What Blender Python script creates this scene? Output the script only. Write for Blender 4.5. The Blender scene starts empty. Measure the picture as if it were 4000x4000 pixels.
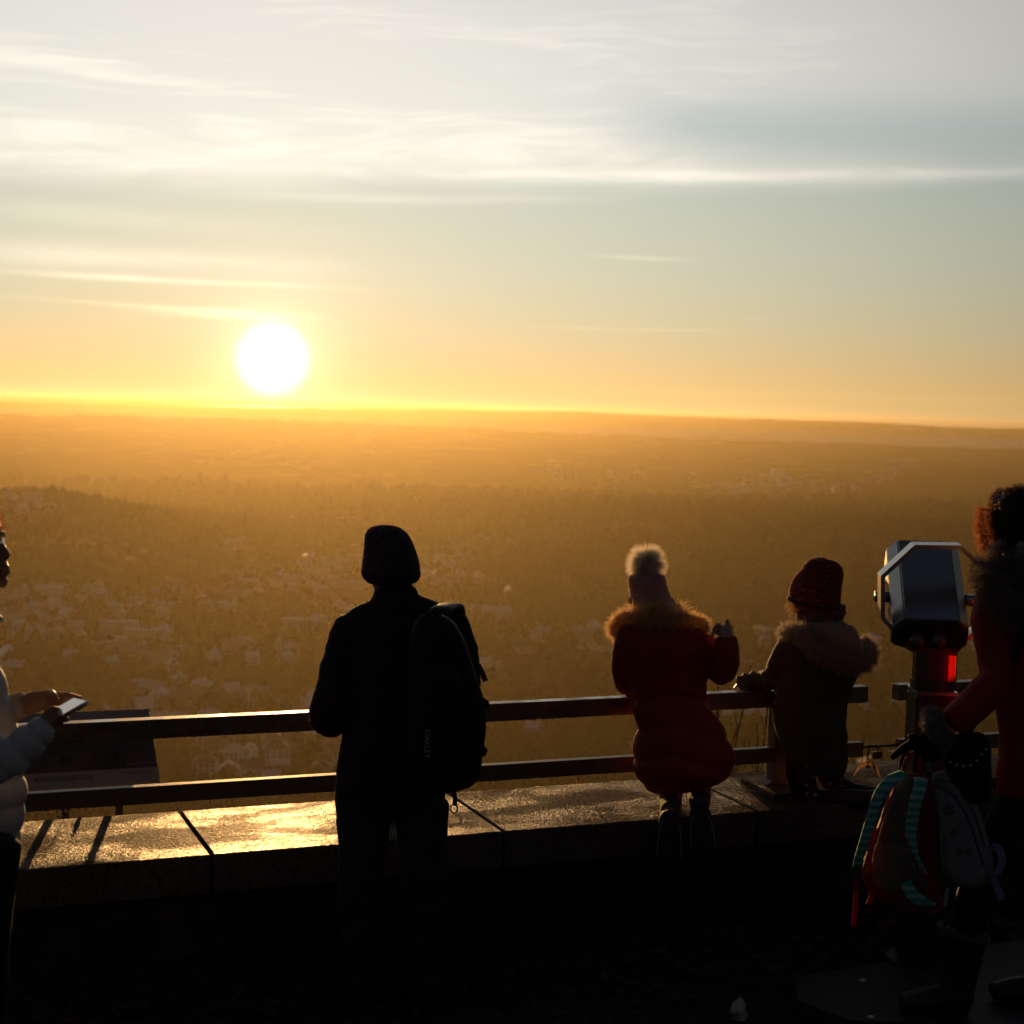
import bpy, bmesh, math, random
import numpy as np
from mathutils import Vector, Matrix, noise
R=math.radians
SC=bpy.context.scene
COL=SC.collection
# ---------------------------------------------------------------- camera
CH=2.165; YAW=R(22.2); FPX=6246.0
PITCH=math.atan((2000-1598)/FPX); ROLL=R(1.62)
fw=Vector((math.sin(YAW)*math.cos(PITCH),math.cos(YAW)*math.cos(PITCH),-math.sin(PITCH)))
r0=Vector((math.cos(YAW),-math.sin(YAW),0)); u0=r0.cross(fw)
rt=r0*math.cos(ROLL)+u0*math.sin(ROLL); up=u0*math.cos(ROLL)-r0*math.sin(ROLL)
cam=bpy.data.cameras.new('camera'); camo=bpy.data.objects.new('camera',cam); COL.objects.link(camo)
m=Matrix.Identity(4)
for i in range(3): m[i][0]=rt[i]; m[i][1]=up[i]; m[i][2]=-fw[i]
m[2][3]=CH
camo.matrix_world=m
cam.sensor_width=36; cam.lens=36*FPX/4000; cam.clip_start=0.05; cam.clip_end=60000
cam.dof.use_dof=True; cam.dof.focus_distance=6.2; cam.dof.aperture_fstop=4.2
SC.camera=camo
# ---------------------------------------------------------------- render / exposure
SC.view_settings.view_transform='Standard'; SC.view_settings.look='None'
SC.view_settings.exposure=0.0; SC.view_settings.gamma=1.0
SC.render.engine='CYCLES'
cy=SC.cycles
cy.use_denoising=True
try: cy.denoiser='OPENIMAGEDENOISE'
except Exception: pass
cy.max_bounces=6; cy.diffuse_bounces=2; cy.glossy_bounces=3; cy.transmission_bounces=4; cy.volume_bounces=1; cy.transparent_max_bounces=8
cy.sample_clamp_indirect=4
# ---------------------------------------------------------------- world
SUN_AZ=22.2-8.63; SUN_EL=1.52
w=bpy.data.worlds.new("World"); SC.world=w; w.use_nodes=True
nt=w.node_tree; nt.nodes.clear()
class N:
    """tiny node-expression helper"""
    def __init__(s,nt): s.nt=nt
    def n(s,t,**k):
        o=s.nt.nodes.new(t)
        for a,b in k.items(): setattr(o,a,b)
        return o
    def put(s,sock,v):
        if isinstance(v,bpy.types.NodeSocket): s.nt.links.new(v,sock)
        elif isinstance(v,(tuple,list)) and len(v)==3 and sock.type=='RGBA': sock.default_value=(*v,1)
        else: sock.default_value=v
    def m(s,op,*a,clamp=False):
        o=s.n('ShaderNodeMath',operation=op); o.use_clamp=clamp
        for i,v in enumerate(a): s.put(o.inputs[i],v)
        return o.outputs[0]
    def vm(s,op,*a):
        o=s.n('ShaderNodeVectorMath',operation=op)
        for i,v in enumerate(a): s.put(o.inputs[i],v)
        return o.outputs['Value' if op in('DOT_PRODUCT','LENGTH') else 'Vector']
    def mr(s,v,a,b,c=0.,d=1.,sm='SMOOTHSTEP'):
        o=s.n('ShaderNodeMapRange',interpolation_type=sm)
        for i,x in enumerate((v,a,b,c,d)): s.put(o.inputs[i],x)
        return o.outputs[0]
    def ramp(s,v,st):
        o=s.n('ShaderNodeValToRGB'); e=o.color_ramp.elements
        e[0].position=st[0][0]; e[0].color=(*st[0][1],1)
        e[1].position=st[-1][0]; e[1].color=(*st[-1][1],1)
        for p,c in st[1:-1]:
            k=e.new(p); k.color=(*c,1)
        s.put(o.inputs[0],v); return o.outputs[0]
    def mix(s,f,a,b,bt='MIX',clamp=True):
        o=s.n('ShaderNodeMix',data_type='RGBA',blend_type=bt); o.clamp_factor=clamp
        s.put(o.inputs[0],f); s.put(o.inputs[6],a); s.put(o.inputs[7],b); return o.outputs[2]
    def noise(s,vec,sc,det=4,rough=.55,dist=0.,dim='3D'):
        o=s.n('ShaderNodeTexNoise',noise_dimensions=dim)
        if vec is not None: s.put(o.inputs['Vector'],vec)
        s.put(o.inputs['Scale'],sc); s.put(o.inputs['Detail'],det); s.put(o.inputs['Roughness'],rough); s.put(o.inputs['Distortion'],dist)
        return o.outputs['Fac']
    def comb(s,x,y,z):
        o=s.n('ShaderNodeCombineXYZ')
        for i,v in enumerate((x,y,z)): s.put(o.inputs[i],v)
        return o.outputs[0]
    def sep(s,v):
        o=s.n('ShaderNodeSeparateXYZ'); s.put(o.inputs[0],v); return o.outputs
k=N(nt)
sd=Vector((math.sin(R(SUN_AZ))*math.cos(R(SUN_EL)),math.cos(R(SUN_AZ))*math.cos(R(SUN_EL)),math.sin(R(SUN_EL))))
tc=k.n('ShaderNodeTexCoord').outputs['Generated']
d=k.vm('NORMALIZE',tc)
x,y,z=k.sep(d)
el=k.m('MULTIPLY',k.m('ARCSINE',z),57.2958)
az=k.m('SUBTRACT',k.m('MULTIPLY',k.m('ARCTAN2',x,y),57.2958),22.2)
ang=k.m('MULTIPLY',k.m('ARCCOSINE',k.m('MINIMUM',k.vm('DOT_PRODUCT',d,tuple(sd)),1.0)),57.2958)
def gauss(a,s):  # exp(-(a/s)^2)
    q=k.m('DIVIDE',a,s); return k.m('EXPONENT',k.m('MULTIPLY',k.m('MULTIPLY',q,q),-1.))
def fall(a,s): return k.m('EXPONENT',k.m('DIVIDE',a,-s))
base=k.ramp(k.m('DIVIDE',k.m('MAXIMUM',el,0.),40.),[(0,(.90,.58,.22)),(.02,(.88,.57,.21)),(.042,(.79,.56,.26)),(.08,(.67,.58,.35)),(.12,(.60,.59,.43)),(.17,(.55,.585,.475)),(.25,(.47,.55,.55)),(.37,(.56,.57,.55)),(.6,(.25,.33,.42)),(1,(.10,.14,.20))])
def cadd(a,f,c):
    return k.mix(1.,a,k.vm('SCALE',c,f) if False else k.mix(f,(0,0,0),c,clamp=False),'ADD')
# clouds -------------------------------------------------------------
zz=k.m('ADD',k.m('MAXIMUM',z,0.),0.03)
px=k.m('DIVIDE',x,zz); py=k.m('DIVIDE',y,zz)
wv=k.comb(k.m('MULTIPLY',az,.07),k.m('MULTIPLY',el,.45),0.)
warp=k.m('MULTIPLY',k.m('SUBTRACT',k.noise(wv,1.0,3),.5),2.)
e2=k.m('ADD',k.m('ADD',el,k.m('MULTIPLY',az,.035)),k.m('MULTIPLY',warp,1.5))
n1=k.noise(k.comb(k.m('MULTIPLY',az,.055),k.m('MULTIPLY',e2,.34),1.7),1.0,5,.5,.4)
n2=k.noise(k.comb(k.m('MULTIPLY',az,.16),k.m('MULTIPLY',e2,1.2),4.1),1.0,7,.56,.3)
n3=k.noise(k.comb(k.m('MULTIPLY',k.m('ADD',az,k.m('MULTIPLY',el,.8)),.22),k.m('MULTIPLY',k.m('SUBTRACT',e2,k.m('MULTIPLY',az,.10)),3.2),9.1),1.0,8,.60,.3)
n1=k.m('ADD',k.m('MULTIPLY',n3,.24),k.m('MULTIPLY',n1,.44),k.m('MULTIPLY',n2,.32))
edge=k.m('ADD',6.9,k.m('ADD',k.m('MULTIPLY',k.m('ADD',az,18.),.035),k.m('MULTIPLY',warp,1.1)))
deck=k.mr(k.m('SUBTRACT',el,edge),-.3,1.3)
gap=k.m('MULTIPLY',k.mr(az,1.,7.),gauss(k.m('SUBTRACT',k.m('ADD',el,k.m('MULTIPLY',warp,.5)),k.m('SUBTRACT',10.0,k.m('MULTIPLY',az,.03))),1.25))
gap2=k.m('MULTIPLY',gauss(k.m('SUBTRACT',az,2.),9.),gauss(k.m('SUBTRACT',el,14.6),1.1))
dens=k.mr(k.m('SUBTRACT',n1,k.m('MULTIPLY',az,.0022)),.34,.47,.56,1.)
dens=k.m('MULTIPLY',dens,deck)
dens=k.m('MULTIPLY',dens,k.m('SUBTRACT',1.,k.m('MULTIPLY',gap,.80)))
dens=k.m('MULTIPLY',dens,k.m('SUBTRACT',1.,k.m('MULTIPLY',gap2,.22)))
def streak(azc,azw,elc,elw,slope,amp):
    dx=k.m('SUBTRACT',az,azc)
    e=k.m('SUBTRACT',k.m('ADD',k.m('ADD',el,k.m('MULTIPLY',dx,slope)),k.m('MULTIPLY',warp,.10)),elc)
    nn=k.mr(n2,.32,.62,.35,1.)
    return k.m('MULTIPLY',k.m('MULTIPLY',k.m('MULTIPLY',gauss(dx,azw),gauss(e,elw)),nn),amp)
ss=[streak(8.,11.,8.3,.22,-.012,.85),streak(-14.,6.,4.8,.45,.0,.65),streak(-12.4,4.6,4.12,.11,.006,1.1),
    streak(-10.2,2.2,3.04,.17,.012,1.5),streak(-14.,4,3.2,.07,.03,.5),streak(4.4,1.3,5.45,.07,.03,.45),streak(4.,3.,2.95,.05,.0,.35),
    streak(-3.,5.,7.3,.16,-.03,.35),streak(12.,9.,.75,.13,.0,.35),streak(8.5,.5,3.4,.03,0.,.3),streak(-15.,6.,6.2,.35,.02,.25)]
st=ss[0]
for q in ss[1:]: st=k.m('ADD',st,q)
cden=k.m('MINIMUM',k.m('ADD',dens,st),1.35)
ccol=k.ramp(k.m('DIVIDE',k.m('MAXIMUM',el,0.),40.),[(0,(1.,.60,.22)),(.06,(1.05,.83,.45)),(.11,(1.0,.90,.68)),(.2,(1.04,.97,.84)),(.36,(.93,.90,.82)),(.6,(.5,.5,.48)),(1,(.2,.2,.2))])
front=k.mr(ang,6.,60.,1.,0.)   # sunward sky is bright, the rest falls off steeply
sky=k.mix(k.m('MINIMUM',k.m('MULTIPLY',cden,.92),1.),base,ccol)
# aureole
g0=k.m('MULTIPLY',gauss(ang,19.),.09)
sky=k.mix(g0,sky,(1.0,.86,.64),'ADD',clamp=False)
g1=k.m('MULTIPLY',fall(ang,5.5),.30)
g2=k.m('MULTIPLY',fall(ang,1.15),1.1)
g3=k.m('MULTIPLY',k.mr(ang,.0,1.62,1.,0.),3.0)
sky=k.mix(g1,sky,(.85,.47,.22),'ADD',clamp=False)
sky=k.mix(g2,sky,(1.0,.72,.46),'ADD',clamp=False)
dim=k.mr(el,-.22,.22,k.mr(ang,3.,22.,.0,.45),1.)
sky=k.mix(1.,sky,k.comb(dim,dim,dim),'MULTIPLY')
sky=k.mix(g3,sky,(1.0,.95,.75),'ADD',clamp=False)
gl=k.m('MULTIPLY',k.m('MULTIPLY',gauss(k.m('SUBTRACT',az,-8.4),2.1),gauss(k.m('SUBTRACT',el,-.17),.055)),k.mr(n2,.3,.5,.3,1.))
sky=k.mix(gl,sky,(1.6,1.3,.7),'ADD',clamp=False)
tw=k.m('MULTIPLY',k.mr(ang,0.,24.),-.10)
fac=k.m('ADD',k.m('MULTIPLY',front,.97),.03)
back=k.ramp(k.m('DIVIDE',k.m('MAXIMUM',el,0.),90.),[(0,(.036,.033,.034)),(.25,(.027,.028,.034)),(.5,(.018,.021,.029)),(1,(.018,.024,.036))])
sky=k.mix(front,back,sky)
nish=k.n('ShaderNodeTexSky',sky_type='NISHITA'); nish.sun_disc=False; nish.sun_elevation=R(SUN_EL); nish.sun_rotation=R(SUN_AZ); nish.altitude=300
bg=k.n('ShaderNodeBackground'); k.put(bg.inputs[0],sky); bg.inputs[1].default_value=1.0
bg2=k.n('ShaderNodeBackground'); k.put(bg2.inputs[0],nish.outputs[0]); bg2.inputs[1].default_value=0.05*.05
ad=k.n('ShaderNodeAddShader'); nt.links.new(bg.outputs[0],ad.inputs[0]); nt.links.new(bg2.outputs[0],ad.inputs[1])
wo=k.n('ShaderNodeOutputWorld'); nt.links.new(ad.outputs[0],wo.inputs[0])
HAZE_D=3.0e-5; HAZE_G=.73
w.cycles.sampling_method='MANUAL'; w.cycles.sample_map_resolution=1024
# ---------------------------------------------------------------- sun
sl=bpy.data.lights.new('sun','SUN'); sl.energy=5.0; sl.angle=R(.6); sl.color=(1.,.53,.18)
so=bpy.data.objects.new('sun',sl); COL.objects.link(so)
so.rotation_euler=sd.to_track_quat('Z','Y').to_euler()
# ---------------------------------------------------------------- helpers: picture point -> place
CAMP=Vector((0,0,CH))
def ray(px,py): return (fw*FPX+rt*(px-2000)-up*(py-2000))
def PY(px,py,Y):
    r=ray(px,py); return CAMP+r*(Y/r.y)
def PZ(px,py,Z):
    r=ray(px,py); return CAMP+r*((Z-CH)/r.z)
def tag(o,label=None,cat=None,group=None,kind=None):
    if label: o['label']=label
    if cat: o['category']=cat
    if group: o['group']=group
    if kind: o['kind']=kind
    return o
def empty(name,loc,label,cat,group=None):
    o=bpy.data.objects.new(name,None); COL.objects.link(o); o.location=loc; o.empty_display_size=.1
    return tag(o,label,cat,group)
MW={}
def link(name,me,mat,parent=None):
    o=bpy.data.objects.new(name,me); COL.objects.link(o)
    if mat is not None and not me.materials: me.materials.append(mat)
    if parent is not None:
        o.parent=parent
        # geometry is written in world space; keep it there
        t=parent; off=Vector((0,0,0))
        while t is not None: off+=t.location; t=t.parent
        o.location=-off
    return o
def npmesh(name,V,F,smooth=True):
    """V (n,3) array, F list/array of equal-length faces"""
    me=bpy.data.meshes.new(name); V=np.asarray(V,dtype=np.float32)
    F=np.asarray(F,dtype=np.int32); nf,k_=F.shape
    me.vertices.add(len(V)); me.vertices.foreach_set('co',V.ravel())
    me.loops.add(nf*k_); me.loops.foreach_set('vertex_index',F.ravel())
    me.polygons.add(nf); me.polygons.foreach_set('loop_start',np.arange(0,nf*k_,k_,dtype=np.int32))
    try: me.polygons.foreach_set('loop_total',np.full(nf,k_,dtype=np.int32))
    except Exception: pass
    me.update(calc_edges=True); me.validate()
    me.polygons.foreach_set('use_smooth',np.full(len(me.polygons),smooth))
    return me
def mat(name,col,rough=.8,metal=0.,var=0.,vs=8.,bump=0.,bs=60.,spec=.5,sheen=0.,trans=0.,bd=4,aniso=None,extra=None):
    M=bpy.data.materials.new(name); M.use_nodes=True; t=M.node_tree; q=N(t)
    b=t.nodes['Principled BSDF']; out=t.nodes['Material Output']
    b.inputs['Roughness'].default_value=rough; b.inputs['Metallic'].default_value=metal
    b.inputs['Specular IOR Level'].default_value=spec
    if sheen: b.inputs['Sheen Weight'].default_value=sheen; b.inputs['Sheen Roughness'].default_value=.4; b.inputs['Sheen Tint'].default_value=(*col,1)
    co=q.n('ShaderNodeTexCoord').outputs['Object']
    if var:
        f=q.noise(co,vs,5,.6)
        c=q.ramp(f,[(.25,tuple(v*(1-var) for v in col)),(.75,tuple(min(1,v*(1+var)) for v in col))])
        q.put(b.inputs['Base Color'],c)
    else: b.inputs['Base Color'].default_value=(*col,1)
    if extra: 
        c=extra(q,co,b.inputs['Base Color'].links[0].from_socket if b.inputs['Base Color'].links else (*col,1))
        if c is not None: q.put(b.inputs['Base Color'],c)
    if bump:
        bn=q.n('ShaderNodeBump'); bn.inputs['Strength'].default_value=1.; bn.inputs['Distance'].default_value=bump
        q.put(bn.inputs['Height'],q.noise(co,bs,bd,.6)); t.links.new(bn.outputs[0],b.inputs['Normal'])
    if trans:
        tr=q.n('ShaderNodeBsdfTranslucent'); mx=q.n('ShaderNodeMixShader'); mx.inputs[0].default_value=trans
        cs=b.inputs['Base Color']
        if cs.links: t.links.new(cs.links[0].from_socket,tr.inputs[0])
        else: tr.inputs[0].default_value=(*col,1)
        t.links.new(b.outputs[0],mx.inputs[1]); t.links.new(tr.outputs[0],mx.inputs[2]); t.links.new(mx.outputs[0],out.inputs[0])
    return M
# ================================================================ THE LAND
def smooth(a,b,x):
    t=np.clip((x-a)/(b-a),0,1); return t*t*(3-2*t)
rng=np.random.default_rng(7)
def vnoise(x,y,seed=0):
    """vectorised value noise"""
    xi=np.floor(x).astype(np.int64); yi=np.floor(y).astype(np.int64); xf=x-xi; yf=y-yi
    def h(a,b):
        n=(a*374761393+b*668265263+seed*982451653)&0x7fffffff
        n=((n^(n>>13))*1274126177)&0x7fffffff
        return ((n^(n>>16))&0xffff)/65535.
    u=xf*xf*(3-2*xf); v=yf*yf*(3-2*yf)
    return (h(xi,yi)*(1-u)+h(xi+1,yi)*u)*(1-v)+(h(xi,yi+1)*(1-u)+h(xi+1,yi+1)*u)*v
def fbm(x,y,o=4,seed=0):
    s=0;a=.5
    for i in range(o): s=s+a*vnoise(x*2**i,y*2**i,seed+i*17); a*=.5
    return s
PL=-250.
def hgt(X,Y):
    r=np.hypot(X,Y); a=np.degrees(np.arctan2(X,Y))-22.2   # azimuth from the view axis
    z=np.full_like(r,PL)
    z+= (fbm(X/420,Y/420,4,3)-.47)*26*smooth(500,1500,r)
    # castle hill under the terrace
    hill=-2.5-(r-8)*.62
    z=np.maximum(z,np.where(r<600,hill+(fbm(X/40,Y/40,3,9)-.5)*10*smooth(20,120,r),-1e4))
    # wooded hill on the left
    def bump(a0,wa,r0,wr,h): return h*np.exp(-((a-a0)/wa)**2)*np.exp(-((r-r0)/wr)**2)
    z+=bump(-17.5,5.2,2450,520,92)+bump(-11.,5.,2700,500,24)
    z+=bump(8.,13.,3300,600,34)+bump(17.,5.,2900,500,18)
    z+=smooth(4200,9000,r)*(36+30*(fbm(a/5.,r/2600,3,5)-.4))
    z+=bump(-5.,10,6200,600,26)+bump(13.,9.,7300,600,20)
    # first long ridge, the hollow behind it, and the far ridge on the skyline
    k1=-124+34*(fbm(a/3.1,a*0+3.3,4,21)-.5)-a*.6+16*smooth(-16.2,-15.2,a)*(1-smooth(-12,4,a))-14*smooth(-6,12,a)
    w1=np.exp(-((r-9800)/650)**2); z=np.where(r>9800,z*0-195+0*z,z); z=z*(1-w1)+w1*np.maximum(z,k1)
    k2=-30-30*(1-smooth(-15,-3,a))+60*(fbm(a/2.6,a*0+7.7,5,33)-.5)+16*np.exp(-((a-2.)/2.)**2)+12*np.exp(-((a+2.3)/1.1)**2)-10*np.exp(-((a+9)/4.)**2)-16*smooth(5,20,a)
    z=np.where(r>12600,-195+(k2+195)*smooth(12700,14800,r),z)
    return z
nr,na=430,520
rr=np.concatenate([np.linspace(7,700,60),np.geomspace(715,15600,nr-60)])
aa=np.radians(np.linspace(-62,106,na))
A,RR=np.meshgrid(aa,rr); X=RR*np.sin(A); Y=RR*np.cos(A); Z=hgt(X,Y)
# canopy roughness of the woods seen from far off
Z+=smooth(2200,4200,RR)*9*(vnoise(X/22,Y/22,71)-.5)
V=np.stack([X,Y,Z],-1).reshape(-1,3)
idx=np.arange(nr*na).reshape(nr,na)
F=np.stack([idx[:-1,:-1],idx[:-1,1:],idx[1:,1:],idx[1:,:-1]],-1).reshape(-1,4)[:,::-1]
def land_extra(q,co,c):
    # patchwork: dark woods, brown fields, pale meadow strips
    s=q.vm('MULTIPLY',co,(1.,1.,0.))
    wood=q.mr(q.noise(s,.0011,5,.6,.4),.40,.47)
    vo=q.n('ShaderNodeTexVoronoi',feature='F1'); q.put(vo.inputs['Vector'],q.vm('MULTIPLY',s,(.0052,.0026,1.))); vo.inputs['Scale'].default_value=1.
    fr=q.sep(vo.outputs['Color'])[0]
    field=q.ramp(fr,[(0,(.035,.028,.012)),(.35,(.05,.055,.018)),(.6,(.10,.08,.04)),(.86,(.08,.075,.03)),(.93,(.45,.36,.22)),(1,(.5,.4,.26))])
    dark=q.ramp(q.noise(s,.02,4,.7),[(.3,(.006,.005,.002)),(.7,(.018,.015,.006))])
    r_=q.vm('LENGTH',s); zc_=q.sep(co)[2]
    mist_tint=q.m('MULTIPLY',q.mr(r_,12000.,12500.),q.mr(zc_,-95.,-150.))  # bright valley mist painted into the ground colour below the far ridge
    return q.mix(mist_tint,q.mix(wood,field,dark),(.85,.74,.52))
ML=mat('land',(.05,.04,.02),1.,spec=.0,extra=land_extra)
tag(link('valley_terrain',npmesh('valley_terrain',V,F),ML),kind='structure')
# lake glints on the skyline in front of the far ridge
MWAT=mat('water',(.05,.05,.05),.12,spec=1.)
# ---------------- haze: one closed even box of air
bm=bmesh.new(); bmesh.ops.create_cube(bm,size=1)
x0,x1,y0,y1,z0,z1=-15700,15700,-60,15660,-300,CH+18
for v in bm.verts: v.co=Vector(((x0+x1)/2+v.co.x*(x1-x0),(y0+y1)/2+v.co.y*(y1-y0),(z0+z1)/2+v.co.z*(z1-z0)))
bmesh.ops.rotate(bm,verts=bm.verts,cent=(0,0,0),matrix=Matrix.Rotation(-YAW,3,'Z'))
me=bpy.data.meshes.new('haze'); bm.to_mesh(me); bm.free()
MH=bpy.data.materials.new('haze'); MH.use_nodes=True; t=MH.node_tree; t.nodes.remove(t.nodes['Principled BSDF'])
pv=t.nodes.new('ShaderNodeVolumePrincipled'); pv.inputs['Density'].default_value=HAZE_D; pv.inputs['Anisotropy'].default_value=HAZE_G
pv.inputs['Color'].default_value=(.60,.50,.29,1); t.links.new(pv.outputs[0],t.nodes['Material Output'].inputs['Volume'])
MH.cycles.homogeneous_volume=True
tag(link('haze',me,MH),kind='stuff')
# ================================================================ TOWN AND WOODS DOWN IN THE VALLEY
_g=np.geomspace(760,15000,1400)
def ground_px(px,py):
    r=ray(px,py); h=math.hypot(r.x,r.y); dx,dy,dz=r.x/h,r.y/h,r.z/h
    zz=CH+dz*_g-hgt(_g*dx,_g*dy)
    i=np.argmax(zz<0)
    if zz[i]>=0: return None
    return Vector((_g[i]*dx,_g[i]*dy,float(hgt(np.array([_g[i]*dx]),np.array([_g[i]*dy]))[0])))
def win_extra(q,co,c): return None
MWALLS=[mat('plaster_white',(.9,.88,.85),.9,var=.05,vs=.3),mat('plaster_cream',(.74,.69,.60),.9,var=.05,vs=.3),mat('plaster_grey',(.50,.46,.42),.9,var=.05,vs=.3)]
MROOFS=[mat('roof_slate',(.10,.095,.09),.6,var=.15,vs=.8),mat('roof_tile',(.16,.07,.045),.7,var=.2,vs=.8),mat('roof_pale',(.75,.72,.69),.8,spec=.15,var=.1,vs=.6)]  # the third roof is a pale tone, much lighter than slate and tile
MGLS=mat('window_dark',(.03,.03,.035),.25)
def quad(V,F,a,b,c,d):
    n=len(V); V+=[a,b,c,d]; F.append((n,n+1,n+2,n+3))
def house_meshes(kind,wi,ri):
    """returns list of (part name, mesh, material) in local metres, base at z=-2"""
    V=[];F=[];RV=[];RF=[];WV=[];WF=[]
    if kind=='gable': L,W_,H,rh,fl,n=11,9,6.2,3.6,2,4
    elif kind=='villa': L,W_,H,rh,fl,n=13,12,8.5,4.2,3,4
    elif kind=='block': L,W_,H,rh,fl,n=30,12,11,1.0,4,9
    elif kind=='row': L,W_,H,rh,fl,n=42,10,6.5,3.4,2,14
    else: L,W_,H,rh,fl,n=26,16,6,1.4,1,5
    l,w_=L/2,W_/2; b=-3
    cs=[(-l,-w_),(l,-w_),(l,w_),(-l,w_)]
    for i in range(4):
        p,q=cs[i],cs[(i+1)%4]; quad(V,F,(*p,b),(*q,b),(*q,H),(*p,H))
    quad(V,F,(-l,-w_,H),(l,-w_,H),(l,w_,H),(-l,w_,H))
    if kind in('gable','row'):
        for s in(-1,1):
            n_=len(V); V+=[(s*l,-w_,H),(s*l,w_,H),(s*l,0,H+rh)]; F.append((n_,n_+1,n_+2,n_+2))
    o=.5
    if kind=='villa':
        ap=[(-l*.3,0,H+rh),(l*.3,0,H+rh)]
        e=[(-l-o,-w_-o,H+.05),(l+o,-w_-o,H+.05),(l+o,w_+o,H+.05),(-l-o,w_+o,H+.05)]
        quad(RV,RF,e[0],e[1],ap[1],ap[0]); quad(RV,RF,e[2],e[3],ap[0],ap[1]); quad(RV,RF,e[1],e[2],ap[1],ap[1]); quad(RV,RF,e[3],e[0],ap[0],ap[0])
    else:
        for s in(-1,1):
            quad(RV,RF,(-l-o,s*(w_+o),H-.25),(l+o,s*(w_+o),H-.25),(l+o,0,H+rh+.15),(-l-o,0,H+rh+.15))
            quad(RV,RF,(-l-o,s*(w_+o),H-.55),(l+o,s*(w_+o),H-.55),(l+o,s*(w_+o),H-.25),(-l-o,s*(w_+o),H-.25))
        # chimney
        cx=l*.4
        for (p,q) in(((cx,-.5),(cx+1,-.5)),((cx+1,-.5),(cx+1,.5)),((cx+1,.5),(cx,.5)),((cx,.5),(cx,-.5))):
            quad(RV,RF,(*p,H+rh-.8),(*q,H+rh-.8),(*q,H+rh+1.1),(*p,H+rh+1.1))
    for f in range(fl):
        z0=1.+f*2.75
        for j in range(n):
            x=-l+(j+.5)*L/n
            for s in(-1,1):
                y=s*(w_+.04); quad(WV,WF,(x-.55,y,z0),(x+.55,y,z0),(x+.55,y,z0+1.4),(x-.55,y,z0+1.4))
        for s in(-1,1):
            for yy in(-w_*.45,w_*.45):
                x=s*(l+.04); quad(WV,WF,(x,yy-.55,z0),(x,yy+.55,z0),(x,yy+.55,z0+1.4),(x,yy-.55,z0+1.4))
    out=[]
    nw=len(F); F+=[tuple(i+len(V) for i in q) for q in WF]; V+=WV
    for nm,v,f,mt in(('wall',V,F,MWALLS[wi]),('roof',RV,RF,MROOFS[ri])):
        me=npmesh('house_'+nm,v,f,False); me.materials.append(mt)
        if nm=='wall':
            me.materials.append(MGLS); me.polygons.foreach_set('material_index',np.array([0]*nw+[1]*(len(f)-nw),dtype=np.int32))
        out.append((nm,me,v,f,mt))
    # and the merged single mesh for the far copies
    MV=[];MF=[];mi=[]
    for k_,(nm,me,v,f,mt) in enumerate(out):
        n_=len(MV); MV+=v; MF+=[tuple(i+n_ for i in q) for q in f]; mi+=([0]*nw+[2]*(len(f)-nw)) if k_==0 else [1]*len(f)
    me=npmesh('house_whole',MV,MF,False)
    for o_ in out: me.materials.append(o_[4])
    me.materials.append(MGLS)
    if len(me.polygons)==len(mi): me.polygons.foreach_set('material_index',np.array(mi,dtype=np.int32))
    return out,me
PRO={}
for kd in('gable','villa','block','row','hall'):
    for wi in range(3):
        for ri in range(3): PRO[kd,wi,ri]=None
KN={'gable':('gabled house','house'),'villa':('villa','villa'),'block':('apartment block','building'),'row':('terraced row','building'),'hall':('flat-roofed hall','building')}
HP=[]
def put_house(p,kd,wi,ri,rot,sc,label,group,detail):
    if PRO[kd,wi,ri] is None: PRO[kd,wi,ri]=house_meshes(kd,wi,ri)
    parts,whole=PRO[kd,wi,ri]
    nm={'gable':'house','villa':'villa','block':'apartment_block','row':'terraced_house','hall':'hall_building'}[kd]
    if detail:
        o=bpy.data.objects.new(nm,None); COL.objects.link(o)
        for pn,me,_,_,_ in parts:
            c=bpy.data.objects.new(pn,me); COL.objects.link(c); c.parent=o
            if pn=='window': pass
    else:
        o=bpy.data.objects.new(nm,whole); COL.objects.link(o)
    o.location=p; o.rotation_euler=(0,0,rot); o.scale=(sc,)*3
    tag(o,label,KN[kd][1],group); HP.append((p.x,p.y,12*sc))
    return o
random.seed(11)
# the ones that can be told apart (4000-px picture coordinates of their base)
SPEC=[(660,2305,'villa',0,1,'pale villa standing alone at the wood edge below the sun, left of centre',.35,1.25),
 (920,2255,'villa',0,0,'pale roundish villa among trees straight below the setting sun',-.4,1.0),
 (1135,2010*1.0+20,'hall',0,2,'pale long hall roof just left of the man in the dark beanie',.2,1.0),
 (560,2510,'block',1,2,'long apartment block with a regular window row in the left of the near town',-.2,1.25),
 (1000,2760,'villa',0,1,'large pale villa above the top rail just left of the man with backpack',.3,1.25),
 (560,2860-60,'gable',0,2,'pale gabled house just right of the phone',.5,1.2),
 (1080,3010-30,'villa',0,1,'wide villa seen between the two rails left of the man with backpack',.1,1.3),
 (2290,2010,'hall',0,2,'bright flat roof in the dark wood left of the child in the pompom hat',.1,.9),
 (2010,2130,'hall',0,2,'bright flat roof above the far town right of the dark beanie',.1,1.1),
 (2040,2545,'gable',1,0,'large gabled house right of the man with backpack above the rail',.1,1.5),
 (2370,2800,'block',1,2,'pale block seen under the rail beside the red coat',.2,1.1),
 (3040,1848,'hall',0,2,'bright strip of roof in the distant village above the dotted beanie',.0,2.0)]
for i,(px,py,kd,wi,ri,lb,rot,sc) in enumerate(SPEC):
    p=ground_px(px,py)
    if p is None: continue
    put_house(p,kd,wi,ri,rot-YAW*0-.3,sc,lb,None,math.hypot(p.x,p.y)<2300)
GN='houses of the near town in the valley'; GM='houses of the middle town below the sun'; GV='houses of the distant village'
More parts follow.
